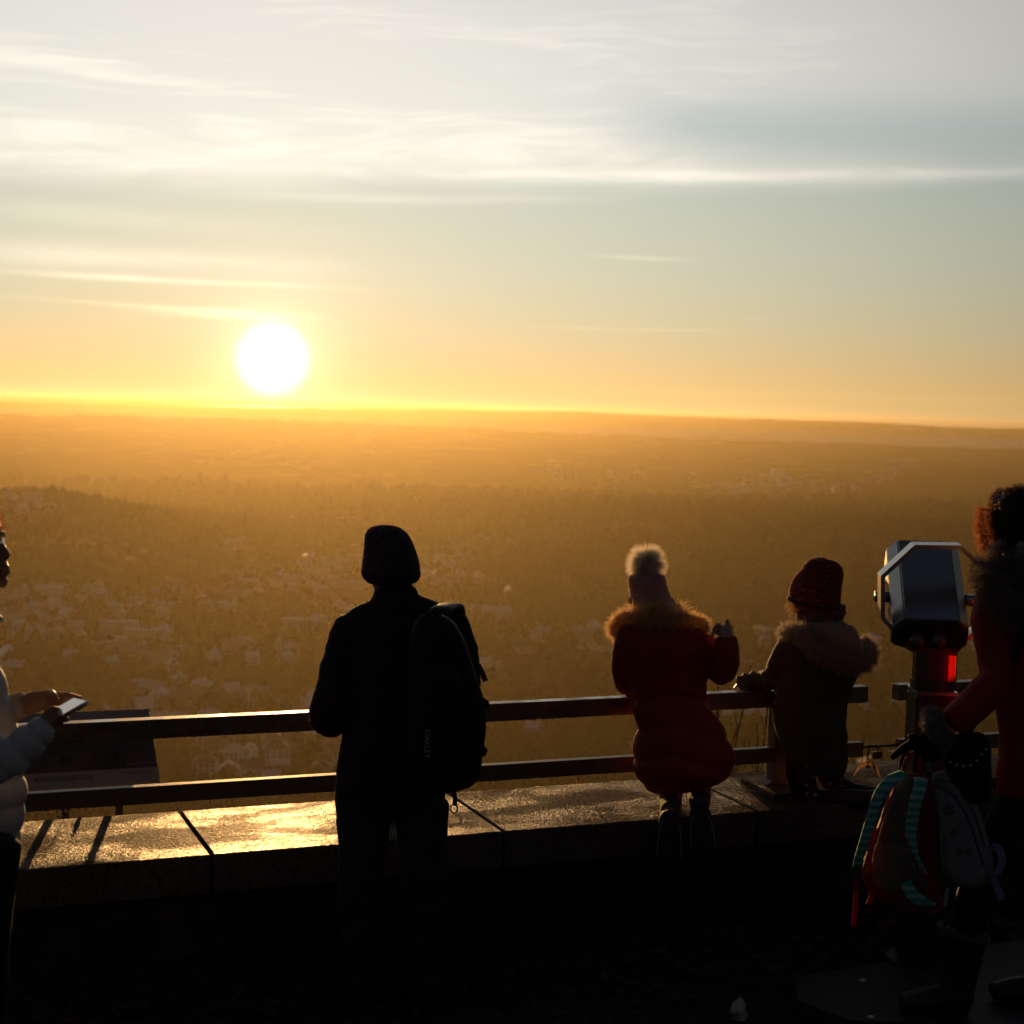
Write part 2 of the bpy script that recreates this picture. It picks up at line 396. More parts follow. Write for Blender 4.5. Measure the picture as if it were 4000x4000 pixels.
def scatter(n,box,group,where,dmax,kinds,clump,sz):
    c=0;tries=0
    while c<n and tries<n*40:
        tries+=1
        px=random.uniform(box[0],box[2]); py=box[1]+(box[3]-box[1])*random.random()**.8
        p=ground_px(px,py)
        if p is None: continue
        if fbm(np.array([p.x/clump]),np.array([p.y/clump]),3,55)[0]<.44: continue
        if any((p.x-a)**2+(p.y-b)**2<(s_+9)**2 for a,b,s_ in HP): continue
        kd=random.choice(kinds); wi=random.choice((0,0,1,2)); ri=random.choice((0,1,1,2,2))
        rd=math.hypot(p.x,p.y)
        rot=random.choice((0,0,math.pi/2,.5,-.6))+random.uniform(-.15,.15)-.2
        roof=('slate','tiled','pale')[ri]; wl=('white','cream','grey')[wi]
        put_house(p,kd,wi,ri,rot,sz*random.uniform(.85,1.2),f'{wl} {KN[kd][0]} with {roof} roof {where}',group,rd<1500)
        c+=1
K1=('gable','gable','gable','gable','gable','villa','villa','villa','row','block')
scatter(150,(-60,2290,1400,3080),GN,'among trees of the near hazy town',1e9,K1,90,1.12)
scatter(70,(1500,2290,4060,3050),GN,'among trees of the near hazy town',1e9,K1,90,1.12)
scatter(34,(900,2040,1900,2290),GM,'in the hazy middle town below the sun',1e9,('gable','villa','block','hall'),160,1.3)
scatter(14,(0,1925,560,2010),GM,'in the hazy middle town below the sun',1e9,('gable','villa','block'),160,1.3)
scatter(40,(2150,1815,3650,1960),GV,'in the distant village on the plain',1e9,('gable','villa','hall','block'),300,2.0)
# ---------------- woods: thousands of crowns nobody could count
def ico():
    b=bmesh.new(); bmesh.ops.create_icosphere(b,subdivisions=1,radius=1); b.verts.ensure_lookup_table()
    v=np.array([x.co[:] for x in b.verts]); f=np.array([[q.index for q in p.verts] for p in b.faces]); b.free(); return v,f
iv,if_=ico()
rg=np.random.default_rng(3)
N0=60000
a=rg.uniform(-22,24,N0)+22.2; r=np.exp(rg.uniform(np.log(950),np.log(4600),N0))
x=r*np.sin(np.radians(a)); y=r*np.cos(np.radians(a))
dens=np.where(fbm(x/300,y/300,4,77)>.46,1.,.33)
av=a-22.2
hillw=np.exp(-((av+16)/8)**2)*np.exp(-((r-2450)/650)**2)+np.exp(-((av-9)/14)**2)*smooth(2000,2600,r)
dens=np.maximum(dens,np.clip(hillw*1.6,0,1))
keep=rg.random(N0)<dens*np.clip(r/2600,.35,1)*.55*np.where((r<2300)&(fbm(x/120,y/120,3,91)<.5),.45,1.)
hp=np.array(HP); keep2=np.ones(N0,bool)
for hx,hy,hs in hp: keep2&=((x-hx)**2+(y-hy)**2>(hs*1.1)**2)
keep&=keep2
# lakes/meadows stay open
x,y,r=x[keep],y[keep],r[keep]; n=len(x)
h=hgt(x,y); s=rg.uniform(3.6,7.5,n)*(1+smooth(2200,4500,r)*1.4)
jit=1+(rg.random((n,len(iv),3))-.5)*.55
sc=np.stack([s,s,s*rg.uniform(.9,1.7,n)],-1)
V=iv[None]*jit*sc[:,None,:]+np.stack([x,y,h+s*.9],-1)[:,None,:]
F=(if_[None]+(np.arange(n)*len(iv))[:,None,None]).reshape(-1,3)
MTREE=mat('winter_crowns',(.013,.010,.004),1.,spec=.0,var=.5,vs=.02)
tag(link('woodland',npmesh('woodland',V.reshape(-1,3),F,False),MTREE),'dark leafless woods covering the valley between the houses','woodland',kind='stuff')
# ================================================================ TERRACE, PARAPET, RAILING
YR=6.12; ZL=.49; ZR=.945; YF=5.79; YB=6.46
def box(bm,x0,x1,y0,y1,z0,z1,bev=0):
    r=bmesh.ops.create_cube(bm,size=1); 
    for v in r['verts']:
        v.co=Vector(((x0+x1)/2+v.co.x*(x1-x0),(y0+y1)/2+v.co.y*(y1-y0),(z0+z1)/2+v.co.z*(z1-z0)))
    if bev:
        es=list({e for v in r['verts'] for e in v.link_edges}); bmesh.ops.bevel(bm,geom=es,offset=bev,segments=2,affect='EDGES',profile=.5)
    return r['verts']
def frombm(name,bm,m_,parent=None,smooth=False):
    me=bpy.data.meshes.new(name); bm.to_mesh(me); bm.free()
    if smooth: me.polygons.foreach_set('use_smooth',np.ones(len(me.polygons),bool))
    return link(name,me,m_,parent)
def boxo(name,x0,x1,y0,y1,z0,z1,m_,parent=None,bev=.004):
    bm=bmesh.new(); box(bm,x0,x1,y0,y1,z0,z1,bev); return frombm(name,bm,m_,parent)
def stone_extra(q,co,c):
    sp=q.noise(co,70,4,.75); st=q.mr(q.noise(co,2.6,5,.65,.3),.40,.62)
    c1=q.mix(q.mr(sp,.42,.58),(.050,.036,.026),(.115,.085,.060))
    return q.mix(q.m('MULTIPLY',st,.55),c1,(.10,.08,.06))
MSTONE=mat('coping_stone',(.25,.2,.16),.5,extra=stone_extra,spec=.06)
t=MSTONE.node_tree; q=N(t); b=t.nodes['Principled BSDF']; co=q.n('ShaderNodeTexCoord').outputs['Object']
wet=q.mr(q.noise(q.vm('MULTIPLY',co,(1.,2.2,1.)),1.9,5,.62,.4),.40,.60)
q.put(b.inputs['Roughness'],q.m('ADD',.40,q.m('MULTIPLY',wet,.25)))
bn=q.n('ShaderNodeBump'); bn.inputs['Distance'].default_value=.010
q.put(bn.inputs['Height'],q.m('ADD',q.noise(co,75,4,.75),q.m('MULTIPLY',q.noise(co,45,4,.6),.8))); t.links.new(bn.outputs[0],b.inputs['Normal'])
def wall_extra(q,co,c):
    br=q.n('ShaderNodeTexVoronoi',feature='DISTANCE_TO_EDGE'); q.put(br.inputs['Vector'],q.vm('MULTIPLY',co,(2.6,1.,4.))); br.inputs['Scale'].default_value=1.
    j=q.mr(br.outputs['Distance'],.02,.07)
    cc=q.ramp(q.noise(co,5,5,.65),[(.3,(.018,.011,.008)),(.7,(.045,.032,.024))])
    return q.mix(j,(.010,.007,.006),cc)
MWALL=mat('rubble_wall',(.12,.09,.07),.95,extra=wall_extra,bump=.02,bs=14)
# ground of the terrace
def gr_extra(q,co,c):
    return q.ramp(q.noise(co,9,7,.7),[(.3,(.012,.008,.006)),(.55,(.022,.015,.012)),(.75,(.038,.028,.022))])
bm=bmesh.new(); bmesh.ops.create_grid(bm,x_segments=60,y_segments=60,size=1)
for v in bm.verts:
    v.co.x=v.co.x*14+2; v.co.y=v.co.y*9.2-3.3; v.co.z=noise.noise(v.co*1.1)*.012
tag(frombm('ground',bm,mat('packed_earth',(.06,.05,.04),.95,extra=gr_extra,bump=.012,bs=30),smooth=True),kind='structure')
# parapet: rubble wall with coping slabs
XS=[-3.3,-2.1]
j1=PZ(410*4000/1932,1625*4000/1932,ZL).x; j2=PZ(960*4000/1932,1575*4000/1932,ZL).x
pj=j2-j1
joints=[j1-4*pj,j1-3*pj,j1-2*pj,j1-pj,j1,j2,j2+pj,j2+2*pj,j2+3*pj,j2+4*pj,j2+5*pj]
par=empty('parapet_wall',(j1,6.1,0),'low rubble wall with stone coping slabs under the railing','wall')
boxo('wall',joints[0],joints[-1],YF+.05,YB-.04,-1.2,ZL-.15,MWALL,par,0)
for i in range(len(joints)-1):
    bm=bmesh.new(); dz=random.uniform(-.003,.003)
    box(bm,joints[i]+.006,joints[i+1]-.006,YF+random.uniform(-.004,.004),YB,ZL-.148,ZL,.006)
    bmesh.ops.subdivide_edges(bm,edges=bm.edges[:],cuts=3,use_grid_fill=True)
    for v in bm.verts: v.co+=noise.noise_vector(v.co*6)*.0009
    frombm('coping_slab',bm,MSTONE,par)
# rough stone: mostly matt, with a thin damp gloss in patches
bb=MSTONE.node_tree.nodes['Principled BSDF']; tt=MSTONE.node_tree; qq=N(tt)
bb.inputs['Specular IOR Level'].default_value=0.; bb.inputs['Roughness'].default_value=1.
for l_ in list(tt.links):
    if l_.to_socket==bb.inputs['Roughness']: tt.links.remove(l_)
gl_=qq.n('ShaderNodeBsdfGlossy'); gl_.inputs['Roughness'].default_value=.27
tt.links.new(bn.outputs[0],gl_.inputs['Normal'])
cs=qq.n('ShaderNodeTexCoord').outputs['Object']
wp=qq.mr(qq.noise(qq.vm('MULTIPLY',cs,(1.,2.2,1.)),1.9,5,.62,.4),.42,.60)
gr=qq.mr(qq.noise(cs,85,3,.8),.40,.62)
mx_=qq.n('ShaderNodeMixShader'); qq.put(mx_.inputs[0],qq.m('MULTIPLY',qq.m('ADD',.018,qq.m('MULTIPLY',wp,.075)),qq.m('ADD',.35,gr)))
tt.links.new(bb.outputs[0],mx_.inputs[1]); tt.links.new(gl_.outputs[0],mx_.inputs[2]); tt.links.new(mx_.outputs[0],tt.nodes['Material Output'].inputs[0])
# railing
MSTEEL=mat('painted_steel',(.11,.085,.06),.5,spec=.45,var=.25,vs=10,bump=.0006,bs=60)
MRAIL=mat('worn_rail',(.16,.13,.10),.34,metal=.55,var=.3,vs=14,bump=.0006,bs=90)
b=MRAIL.node_tree; q=N(b); pb=b.nodes['Principled BSDF']
co=q.n('ShaderNodeTexCoord').outputs['Object']; pw=q.mr(q.noise(q.vm('MULTIPLY',co,(1.,1.,3.)),5.,6,.7),.44,.52)
q.put(pb.inputs['Roughness'],q.m('ADD',.26,q.m('MULTIPLY',pw,.2)))
zr=lambda px,py:PY(px,py,YR).z
xe=PY(3378,2700,YR).x; xg=PY(3497,2700,YR).x
RH=.075; RD=.06
lowt=PY(1000*4000/1932,1437*4000/1932,YR).z
def railing(nm,xa,xb,posts,label,xl=None,xlb=None):
    e=empty(nm,((xa+xb)/2,YR,ZL),label,'railing')
    boxo('top_rail',xa,xb,YR-RD/2,YR+RD/2,ZR-RH,ZR,MRAIL,e,.004)
    boxo('lower_rail',xl if xl else xa,xlb if xlb else xb,YR-.022,YR+.022,lowt-.068,lowt,MSTEEL,e,.003)
    for xp in posts:
        boxo('post',xp-.035,xp+.035,YR-.032,YR+.032,ZL+.012,ZR-RH-.001,MSTEEL,e,.003)
        bm=bmesh.new(); vs=box(bm,xp-.085,xp+.085,YR-.075,YR+.075,ZL+.002,ZL+.012,.002)
        # folded foot wedge
        frombm('foot_plate',bm,MSTEEL,e)
        bm=bmesh.new(); p_=[(xp-.036,-.03),(xp-.10,-.03),(xp-.036,.11)]
        for sgn in(-1,):
            f=[bm.verts.new((xp-.037,YR-.032,ZL+.013)),bm.verts.new((xp-.10,YR-.032,ZL+.013)),bm.verts.new((xp-.037,YR-.032,ZL+.05))]
            g=[bm.verts.new((v.co.x,YR+.032,v.co.z)) for v in f]
            bm.faces.new(f); bm.faces.new(g[::-1])
            for i in range(3): bm.faces.new((f[i],g[i],g[(i+1)%3],f[(i+1)%3]))
        frombm('foot_gusset',bm,MSTEEL,e)
    return e
xp=PY(3042,2800,YR).x
xlr=PY(3363,2900,YR).x
railing('railing',-3.2,xe,[-2.9,-1.3,PY(1560,2900,YR).x,xp],'steel railing with two rails running left from the viewing telescope',None,xlr)
xg2=PY(3505,2900,YR).x
railing('railing',xg,xg+3.6,[xg+.18,xg+2.4],'short steel railing starting behind the viewing telescope at right',xg2)
# stretched rod between the two lower rails and its padlocks
MBRASS=mat('brass',(.45,.27,.08),.28,metal=1.,var=.2,vs=40)
MSHK=mat('shackle_steel',(.5,.48,.45),.2,metal=1.)
MDK=mat('dark_metal',(.05,.045,.04),.45,metal=.6)
def tube(bm,pts,rad,seg=10,cap=True):
    pts=[Vector(p) for p in pts]; rings=[]
    n=len(pts); prev=None
    for i,p in enumerate(pts):
        t_=(pts[min(i+1,n-1)]-pts[max(i-1,0)]).normalized()
        if prev is None: a_=t_.orthogonal().normalized()
        else: a_=(prev-t_*prev.dot(t_)).normalized()
        prev=a_; b_=t_.cross(a_); r_=rad[i] if isinstance(rad,(list,tuple)) else rad
        rings.append([bm.verts.new(p+(a_*math.cos(2*math.pi*j/seg)+b_*math.sin(2*math.pi*j/seg))*r_) for j in range(seg)])
    for i in range(n-1):
        for j in range(seg): bm.faces.new((rings[i][j],rings[i][(j+1)%seg],rings[i+1][(j+1)%seg],rings[i+1][j]))
    if cap: bm.faces.new(rings[0][::-1]); bm.faces.new(rings[-1])
def tubo(name,pts,rad,m_,parent=None,seg=10):
    bm=bmesh.new(); tube(bm,pts,rad,seg); return frombm(name,bm,m_,parent,True)
zc=lowt-.028
cb=tubo('steel_rod',[(xlr-.01,YR,zc),(xg2+.03,YR,zc)],.006,MDK); tag(cb,'thin steel rod between the two railings with padlocks hanging on it','rod')
def padlock(px,wd,hb,drop,m_,label,lean=0.,yo=0.):
    x=PY(px,2915,YR).x
    e=empty('padlock',(x,YR,zc),label,'padlock','padlocks on the rod')
    pts=[]
    r_=wd*.33
    for k_ in range(9):
        a_=math.pi*k_/8; pts.append((x+lean*0+r_*math.cos(a_)*.8,YR+yo,zc+.0085-r_*.0+ (math.sin(a_)-1)*r_*.9))
    b0=zc-drop
    pts=[(pts[0][0],YR+yo,b0)]+pts+[(pts[-1][0],YR+yo,b0)]
    tubo('shackle',pts,.0032,MSHK,e,8)
    bm=bmesh.new(); box(bm,x-wd/2,x+wd/2,YR+yo-.008,YR+yo+.008,b0-hb,b0,.003); frombm('lock_body',bm,m_,e)
padlock(3392,.016,.034,.066,mat('copper_lock',(.30,.13,.06),.35,metal=1.),'narrow reddish padlock with a long shackle, left end of the rod')
padlock(3420,.026,.034,.024,MBRASS,'brass padlock second from the left on the rod')
padlock(3434,.026,.036,.022,mat('old_brass',(.18,.11,.05),.4,metal=1.),'dull brown padlock third from the left on the rod',yo=-.004)
padlock(3484,.026,.036,.026,MBRASS,'brass padlock next to the gloved thumb')
# loose stone plate behind the post
bm=bmesh.new()
pl=[PZ(2893,3040,ZL+.03),PZ(3025,3105,ZL+.03),Vector((xe+.9,PZ(3025,3105,ZL+.03).y,ZL+.03)),Vector((xe+.9,YB-.01,ZL+.03)),PZ(2893,3040,ZL+.03)+Vector((.02,.0,0))]
pl[0].y=min(pl[0].y,YB-.02)
pl=pl[:4]
tv=[bm.verts.new((p.x,p.y,ZL+.032)) for p in pl]; bv=[bm.verts.new((p.x,p.y,ZL+.004)) for p in pl]
bm.faces.new(tv); bm.faces.new(bv[::-1])
for i in range(4): bm.faces.new((bv[i],bv[(i+1)%4],tv[(i+1)%4],tv[i]))
bmesh.ops.recalc_face_normals(bm,faces=bm.faces)
tag(frombm('stone_plate',bm,MSTONE),'thin grey stone plate lying on the coping behind the railing post','stone')
# ================================================================ INFO PANEL on the left, behind the rail
YS=6.85
def Z1(x,y): return (x/1.288,1900+y/1.288)
def Zb(x,y): return (x*640/1932,2550+y*640/1932)
MPAN=mat('panel_print',(.32,.28,.27),.6,spec=.3)
MPAN2=mat('panel_dark_photo',(.085,.06,.05),.45,var=.4,vs=6,spec=.3)
MPAN3=mat('panel_frame',(.06,.05,.04),.5)
MINK=mat('panel_ink',(.03,.02,.02),.6)
MWHI=mat('panel_light_ink',(.4,.38,.36),.6)
sg=empty('info_panel',(PY(230,3200,YS).x,YS,ZL-.6),'tilted panorama information board with four screws behind the left railing','information board')
# the board is tilted back: top edge further out
A_=PY(*Zb(1755,660),YS+.30); B_=PY(*Zb(1885,1520),YS-.02)
top_z=A_.z; bot_z=B_.z; xr_t=A_.x; xr_b=B_.x; 
xr=(xr_t+xr_b)/2; wid=1.30; xl_=xr-wid
n_=Vector((0,bot_z-top_z,.32)).normalized()
def bp(u,v,o=0.):   # u across 0..1 from left, v down 0..1
    top=Vector((xl_+(xr_t-xr)*0+u*wid,YS+.30,top_z)); bot=Vector((xl_+u*wid,YS-.02,bot_z))
    nrm=Vector((1,0,0)).cross((bot-top).normalized()); nrm.normalize()
    if nrm.y>0: nrm=-nrm
    return top+(bot-top)*v+nrm*o
def bslab(name,u0,u1,v0,v1,o0,o1,m_,par):
    bm=bmesh.new(); f=[bm.verts.new(bp(u,v,o1)) for u,v in((u0,v0),(u1,v0),(u1,v1),(u0,v1))]
    g=[bm.verts.new(bp(u,v,o0)) for u,v in((u0,v0),(u1,v0),(u1,v1),(u0,v1))]
    bm.faces.new(f); bm.faces.new(g[::-1])
    for i in range(4): bm.faces.new((f[i],g[i],g[(i+1)%4],f[(i+1)%4]))
    bmesh.ops.recalc_face_normals(bm,faces=bm.faces); return frombm(name,bm,m_,par)
bd=bslab('board',0,1,0,1,-.012,0,MPAN,sg)
bslab('panorama_photo',.0,.998,.40,.80,.001,.003,MPAN2,sg)
bm=bmesh.new()
def ink(bm,u0,u1,v0,v1):
    f=[bm.verts.new(bp(u,v,.0045)) for u,v in((u0,v0),(u1,v0),(u1,v1),(u0,v1))]; bm.faces.new(f)
random.seed(5)
for r_ in range(3):
    u=.60
    while u<.78:
        l=random.uniform(.008,.022); ink(bm,u,min(u+l,.785),.865+r_*.022,.872+r_*.022); u+=l+.004
frombm('printed_text',bm,MINK,sg)
bm=bmesh.new()
for r_ in range(2):
    u=.88
    while u<.97: l=random.uniform(.006,.02); ink(bm,u,u+l,.85+r_*.02,.855+r_*.02); u+=l+.004
frombm('printed_text',bm,MINK,sg)
bm=bmesh.new()
def ink2(bm,u0,u1,v0,v1):
    f=[bm.verts.new(bp(u,v,.0045)) for u,v in((u0,v0),(u1,v0),(u1,v1),(u0,v1))]; bm.faces.new(f)
for (ua,va) in((.60,.455),(.22,.50),(.66,.62),(.30,.64),(.52,.47),(.12,.72),(.90,.755),(.93,.745),(.96,.75)):
    u=ua
    for _ in range(4): l=random.uniform(.004,.010); ink2(bm,u,u+l,va,va+.005); u+=l+.003
frombm('photo_captions',bm,MWHI,sg)
MSCR=mat('screw',(.4,.37,.34),.3,metal=1.)
for (u,v) in((.975,.03),(.975,.965),(.22,.965),(.22,.03)):
    bm=bmesh.new(); bmesh.ops.create_uvsphere(bm,u_segments=12,v_segments=6,radius=.009)
    for v_ in bm.verts: v_.co=v_.co+bp(u,v,.004)
    frombm('screw',bm,MSCR,sg,True)
for px in(122*4000/1932,224*4000/1932):
    x_=PY(px,3150,YS+.1).x
    boxo('support_post',x_-.014,x_+.014,YS+.07,YS+.10,-1.2,bot_z+.12,MDK,sg,.002)
# ================================================================ BARE SHRUBS beyond the railing
def twigs(name,base,h,n,label,seed,spread=.25,rad=.004,leaves=0,twist=0.2,m_=None):
    rd=random.Random(seed); bm=bmesh.new()
    def grow(p,dv,l,r_,dep):
        pts=[p.copy()];rs=[r_]; st=6
        for i in range(st):
            dv=(dv+Vector((rd.uniform(-1,1),rd.uniform(-1,1),rd.uniform(-.3,.6)))*twist*.5).normalized()
            p=p+dv*l/st; pts.append(p.copy()); rs.append(r_*(1-.5*(i+1)/st))
            # buds
            if dep<3 and rd.random()<.75:
                sd_=(dv+Vector((rd.uniform(-1,1),rd.uniform(-1,1),rd.uniform(-.2,.5)))).normalized()
                tube(bm,[p,p+sd_*rd.uniform(.01,.03)],[r_*.5,r_*.25],5)
            if dep<2 and rd.random()<.35:
                sd_=(dv+Vector((rd.uniform(-1,1),rd.uniform(-.5,.5),rd.uniform(-.1,.6)))*.9).normalized()
                grow(p.copy(),sd_,l*rd.uniform(.35,.6),rs[-1]*.7,dep+1)
        tube(bm,pts,rs,6)
    for i in range(n):
        b0=base+Vector((rd.uniform(-spread,spread),rd.uniform(-.08,.08),0))
        grow(b0,Vector((rd.uniform(-.28,.28),rd.uniform(-.1,.1),1)).normalized(),h*rd.uniform(.7,1.05),rad*rd.uniform(.7,1.2),0)
    if leaves:
        for i in range(leaves):
            c=base+Vector((rd.uniform(-spread,spread),rd.uniform(-.1,.1),rd.uniform(.1,h*.8)))
            a_=Vector((rd.uniform(-1,1),rd.uniform(-1,1),rd.uniform(-1,1))).normalized(); b_=a_.orthogonal().normalized()
            s_=rd.uniform(.012,.022)
            bm.faces.new([bm.verts.new(c-a_*s_),bm.verts.new(c+b_*s_*.6),bm.verts.new(c+a_*s_),bm.verts.new(c-b_*s_*.5+a_.cross(b_)*s_*.4)])
    return tag(frombm(name,bm,m_ or MTWIG),label,'shrub')
MTWIG=mat('twig',(.045,.03,.015),.8)
g=PY(2880,3000,6.75); twigs('bare_shrub',Vector((g.x,6.75,-.1)),.98,8,'bare leafless shrub beyond the railing between the red coat and the post',21,.24,.0055)
g=PY(3350,3000,6.75); twigs('bare_twig',Vector((g.x,6.75,-.1)),.70,1,'single thin twig beyond the end of the left railing',5,.02,.003)
MLEAF=mat('dry_leaf',(.30,.14,.03),.7,trans=.5)
g=PY(270,3200,6.62); o=twigs('withered_vine',Vector((g.x,6.62,.30)),.27,4,'withered curling vine under the information board',9,.09,.0022,9,.9,mat('vine',(.14,.09,.03),.8,trans=.3))
# fallen leaves on the coping and ground
def leaf(p,s,rot,label,up_=.4,m_=None):
    bm=bmesh.new(); c=math.cos(rot); s2=math.sin(rot)
    pr=[(0,0),(.25,.22),(.55,.30),(.8,.18),(1,0)]
    row=[]
    for (u,v) in pr:
        z_=up_*s*(u*(1-u)*2+.1*u)
        row.append([bm.verts.new(p+Vector(((u-.5)*s*c-v_*s*s2,(u-.5)*s*s2+v_*s*c,z_+abs(v_)*s*.5+.003))) for v_ in(-v,0,v)])
    for i in range(4):
        for j in range(2):
            try: bm.faces.new((row[i][j],row[i+1][j],row[i+1][j+1],row[i][j+1]))
            except ValueError: pass
    bmesh.ops.remove_doubles(bm,verts=bm.verts,dist=1e-5)
    o_=frombm('fallen_leaf',bm,m_ or MLEAF); return tag(o_,label,'leaf')
pt=PZ(2480,3165,ZL); leaf(pt,.035,.4,'small dry orange leaf on the coping left of the red coat')
pt=PZ(3385,3045,ZL+.032); leaf(pt,.13,-.9,'large curled orange leaf on the coping between dotted-hat child and backpack',.9)
pt=PZ(2255,3065,ZL); leaf(pt,.03,1.2,'tiny dry leaf at the back edge of the coping',1.5)
# a crumpled paper tissue on the ground
bm=bmesh.new(); bmesh.ops.create_icosphere(bm,subdivisions=3,radius=.042)
tp=PZ(2888,3950,.03)
for v in bm.verts:
    v.co=Vector((v.co.x*.7,v.co.y*.6,v.co.z*1.1)); v.co+=noise.noise_vector(v.co*30)*.018; v.co+=tp
tag(frombm('paper_tissue',bm,mat('tissue',(.45,.43,.42),.9),None,True),'crumpled white paper tissue on the dark ground at the bottom edge','tissue')
# leaf litter at the wall foot
rg=np.random.default_rng(9); n=2600
x=rg.uniform(-1,7,n); y=5.78-np.abs(rg.normal(0,.45,n)); s=rg.uniform(.015,.04,n); a=rg.uniform(0,6.28,n)
u=np.stack([np.cos(a),np.sin(a),rg.uniform(-.3,.5,n)],-1)*s[:,None]; v=np.stack([-np.sin(a),np.cos(a),rg.uniform(-.3,.5,n)],-1)*(s*.55)[:,None]
c=np.stack([x,y,np.full(n,.022)+rg.uniform(0,.01,n)],-1)
V=np.stack([c-u,c+v,c+u,c-v],1).reshape(-1,3); F=np.arange(4*n).reshape(n,4)
tag(link('leaf_litter',npmesh('leaf_litter',V,F,False),mat('litter',(.045,.016,.008),.8,var=.5,vs=5)),'brown fallen leaves strewn along the foot of the wall','leaf litter',kind='stuff')
# ================================================================ PLATFORM and TELESCOPE
ZP=.075
P_=[PZ(3105,3815,ZP),PZ(3113,3907,ZP),PZ(3324,3987,ZP)]
pf=[(P_[0].x,P_[0].y),(P_[1].x,P_[1].y),(P_[2].x,P_[2].y),(P_[2].x+1.0,P_[2].y-.42),(P_[2].x+1.6,P_[2].y-.1),(P_[0].x+1.75,P_[0].y-.05),(P_[0].x+1.4,P_[0].y+.12)]
MPLAT=mat('checker_plate',(.035,.037,.040),.6,metal=.2,var=.3,vs=6,bump=.004,bs=120)
bm=bmesh.new(); tv=[bm.verts.new((x_,y_,ZP)) for x_,y_ in pf]; bv=[bm.verts.new((x_,y_,.012)) for x_,y_ in pf]
bm.faces.new(tv); bm.faces.new(bv[::-1]); nn=len(pf)
for i in range(nn): bm.faces.new((bv[i],bv[(i+1)%nn],tv[(i+1)%nn],tv[i]))
bmesh.ops.recalc_face_normals(bm,faces=bm.faces)
bmesh.ops.bevel(bm,geom=bm.edges[:],offset=.004,segments=2,affect='EDGES')
pfm=empty('metal_platform',(pf[0][0]+.5,pf[0][1]-.2,0),'low grey metal step platform under the viewing telescope','platform')
frombm('step_plate',bm,MPLAT,pfm)
for (px,py) in((3370,3829),(3403,3973)):
    q_=PZ(px,py,ZP); bm=bmesh.new(); bmesh.ops.create_uvsphere(bm,u_segments=12,v_segments=6,radius=.014)
    for v in bm.verts: v.co.z*=.35; v.co+=Vector((q_.x,q_.y,ZP))
    frombm('bolt_cap',bm,mat('bolt_cap',(.6,.58,.55),.4,metal=.5),pfm,True)
# telescope: built in its own frame then turned towards the valley
def Z5(x,y): return (3350+x/1.757,1850+y/1.757)
YT=5.02
MSS=mat('brushed_steel',(.34,.34,.345),.26,metal=1.,var=.08,vs=30,bump=.0004,bs=300)
tel=empty('viewing_telescope',(PY(*Z5(520,1300),YT).x,YT,ZP),'stainless steel coin viewing telescope with octagonal ring handle on a column','telescope')
def prism(name,front,back,m_,par,bev=.003):
    """front/back: lists of world points joined into a closed prism"""
    bm=bmesh.new(); f=[bm.verts.new(p) for p in front]; g=[bm.verts.new(p) for p in back]; n=len(f)
    bm.faces.new(f); bm.faces.new(g[::-1])
    for i in range(n): bm.faces.new((f[i],g[i],g[(i+1)%n],f[(i+1)%n]))
    bmesh.ops.recalc_face_normals(bm,faces=bm.faces)
    if bev: bmesh.ops.bevel(bm,geom=bm.edges[:],offset=bev,segments=2,affect='EDGES')
    return frombm(name,bm,m_,par)
# camera-facing sizes at the column
def at(x,y,Y=YT): return PY(*Z5(x,y),Y)
sc_=(PY(*Z5(520,1300),YT)-CAMP).dot(fw)/FPX/1.757   # metres per zoom unit
side=Vector((math.cos(YAW),-math.sin(YAW),0)); dep=Vector((math.sin(YAW),math.cos(YAW),0)); zz_=Vector((0,0,1))
def PDD(px,py,D):
    r=ray(px,py); return CAMP+r*(D/r.dot(dep))
DT=(PY(*Z5(520,1300),YT)-CAMP).dot(dep)
# head: octagonal housing, tilted so that its eyepiece end (near us) is lower
tl=R(38); ax=(dep*math.cos(tl)+zz_*math.sin(tl)).normalized()       # from eyepieces up and away
ax=(ax+side*.10).normalized()
nrm=(zz_-ax*ax.z).normalized(); sd_=ax.cross(nrm).normalized()
if sd_.dot(side)<0: sd_=-sd_
cen_f=at(497,1100,YT-.10)   # centre of the eyepiece face
hw=250*sc_; hh=.075
prof=[(-hw*.72,hh),(hw*.72,hh),(hw,hh*.35),(hw,-hh*.8),(hw*.78,-hh),(-hw*.78,-hh),(-hw,-hh*.8),(-hw,hh*.35)]
LEN=.44
ft=[cen_f+sd_*a_+nrm*b_ for a_,b_ in prof]; bk=[cen_f+ax*LEN+sd_*(a_)+nrm*b_ for a_,b_ in prof]
prism('housing',ft,bk,MSS,tel,.004)
ft2=[cen_f-ax*.012+sd_*a_*.93+nrm*b_*.88 for a_,b_ in prof]; bk2=[cen_f-ax*.0005+sd_*a_*.93+nrm*b_*.88 for a_,b_ in prof]
prism('eyepiece_plate',ft2,bk2,mat('black_plate',(.02,.018,.016),.4),tel,.002)
MBLK=mat('black_rubber',(.02,.02,.02),.5)
MEP=mat('eyepiece_steel',(.16,.13,.12),.35,metal=.7)
for x_ in(405,556):
    tubo('eyepiece',[PDD(*Z5(x_,1040),DT-.13),PDD(*Z5(x_,1120),DT-.16),PDD(*Z5(x_,1122),DT-.161),PDD(*Z5(x_,1180),DT-.185)],[.024,.024,.028,.028],MEP,tel,20)
bk2=[cen_f+ax*(LEN+.001)+sd_*a_*.85+nrm*b_*.8 for a_,b_ in prof]; bk3=[cen_f+ax*(LEN+.008)+sd_*a_*.85+nrm*b_*.8 for a_,b_ in prof]
prism('lens_window',bk2,bk3,mat('lens_glass',(.01,.01,.012),.05,spec=1.),tel,.001)
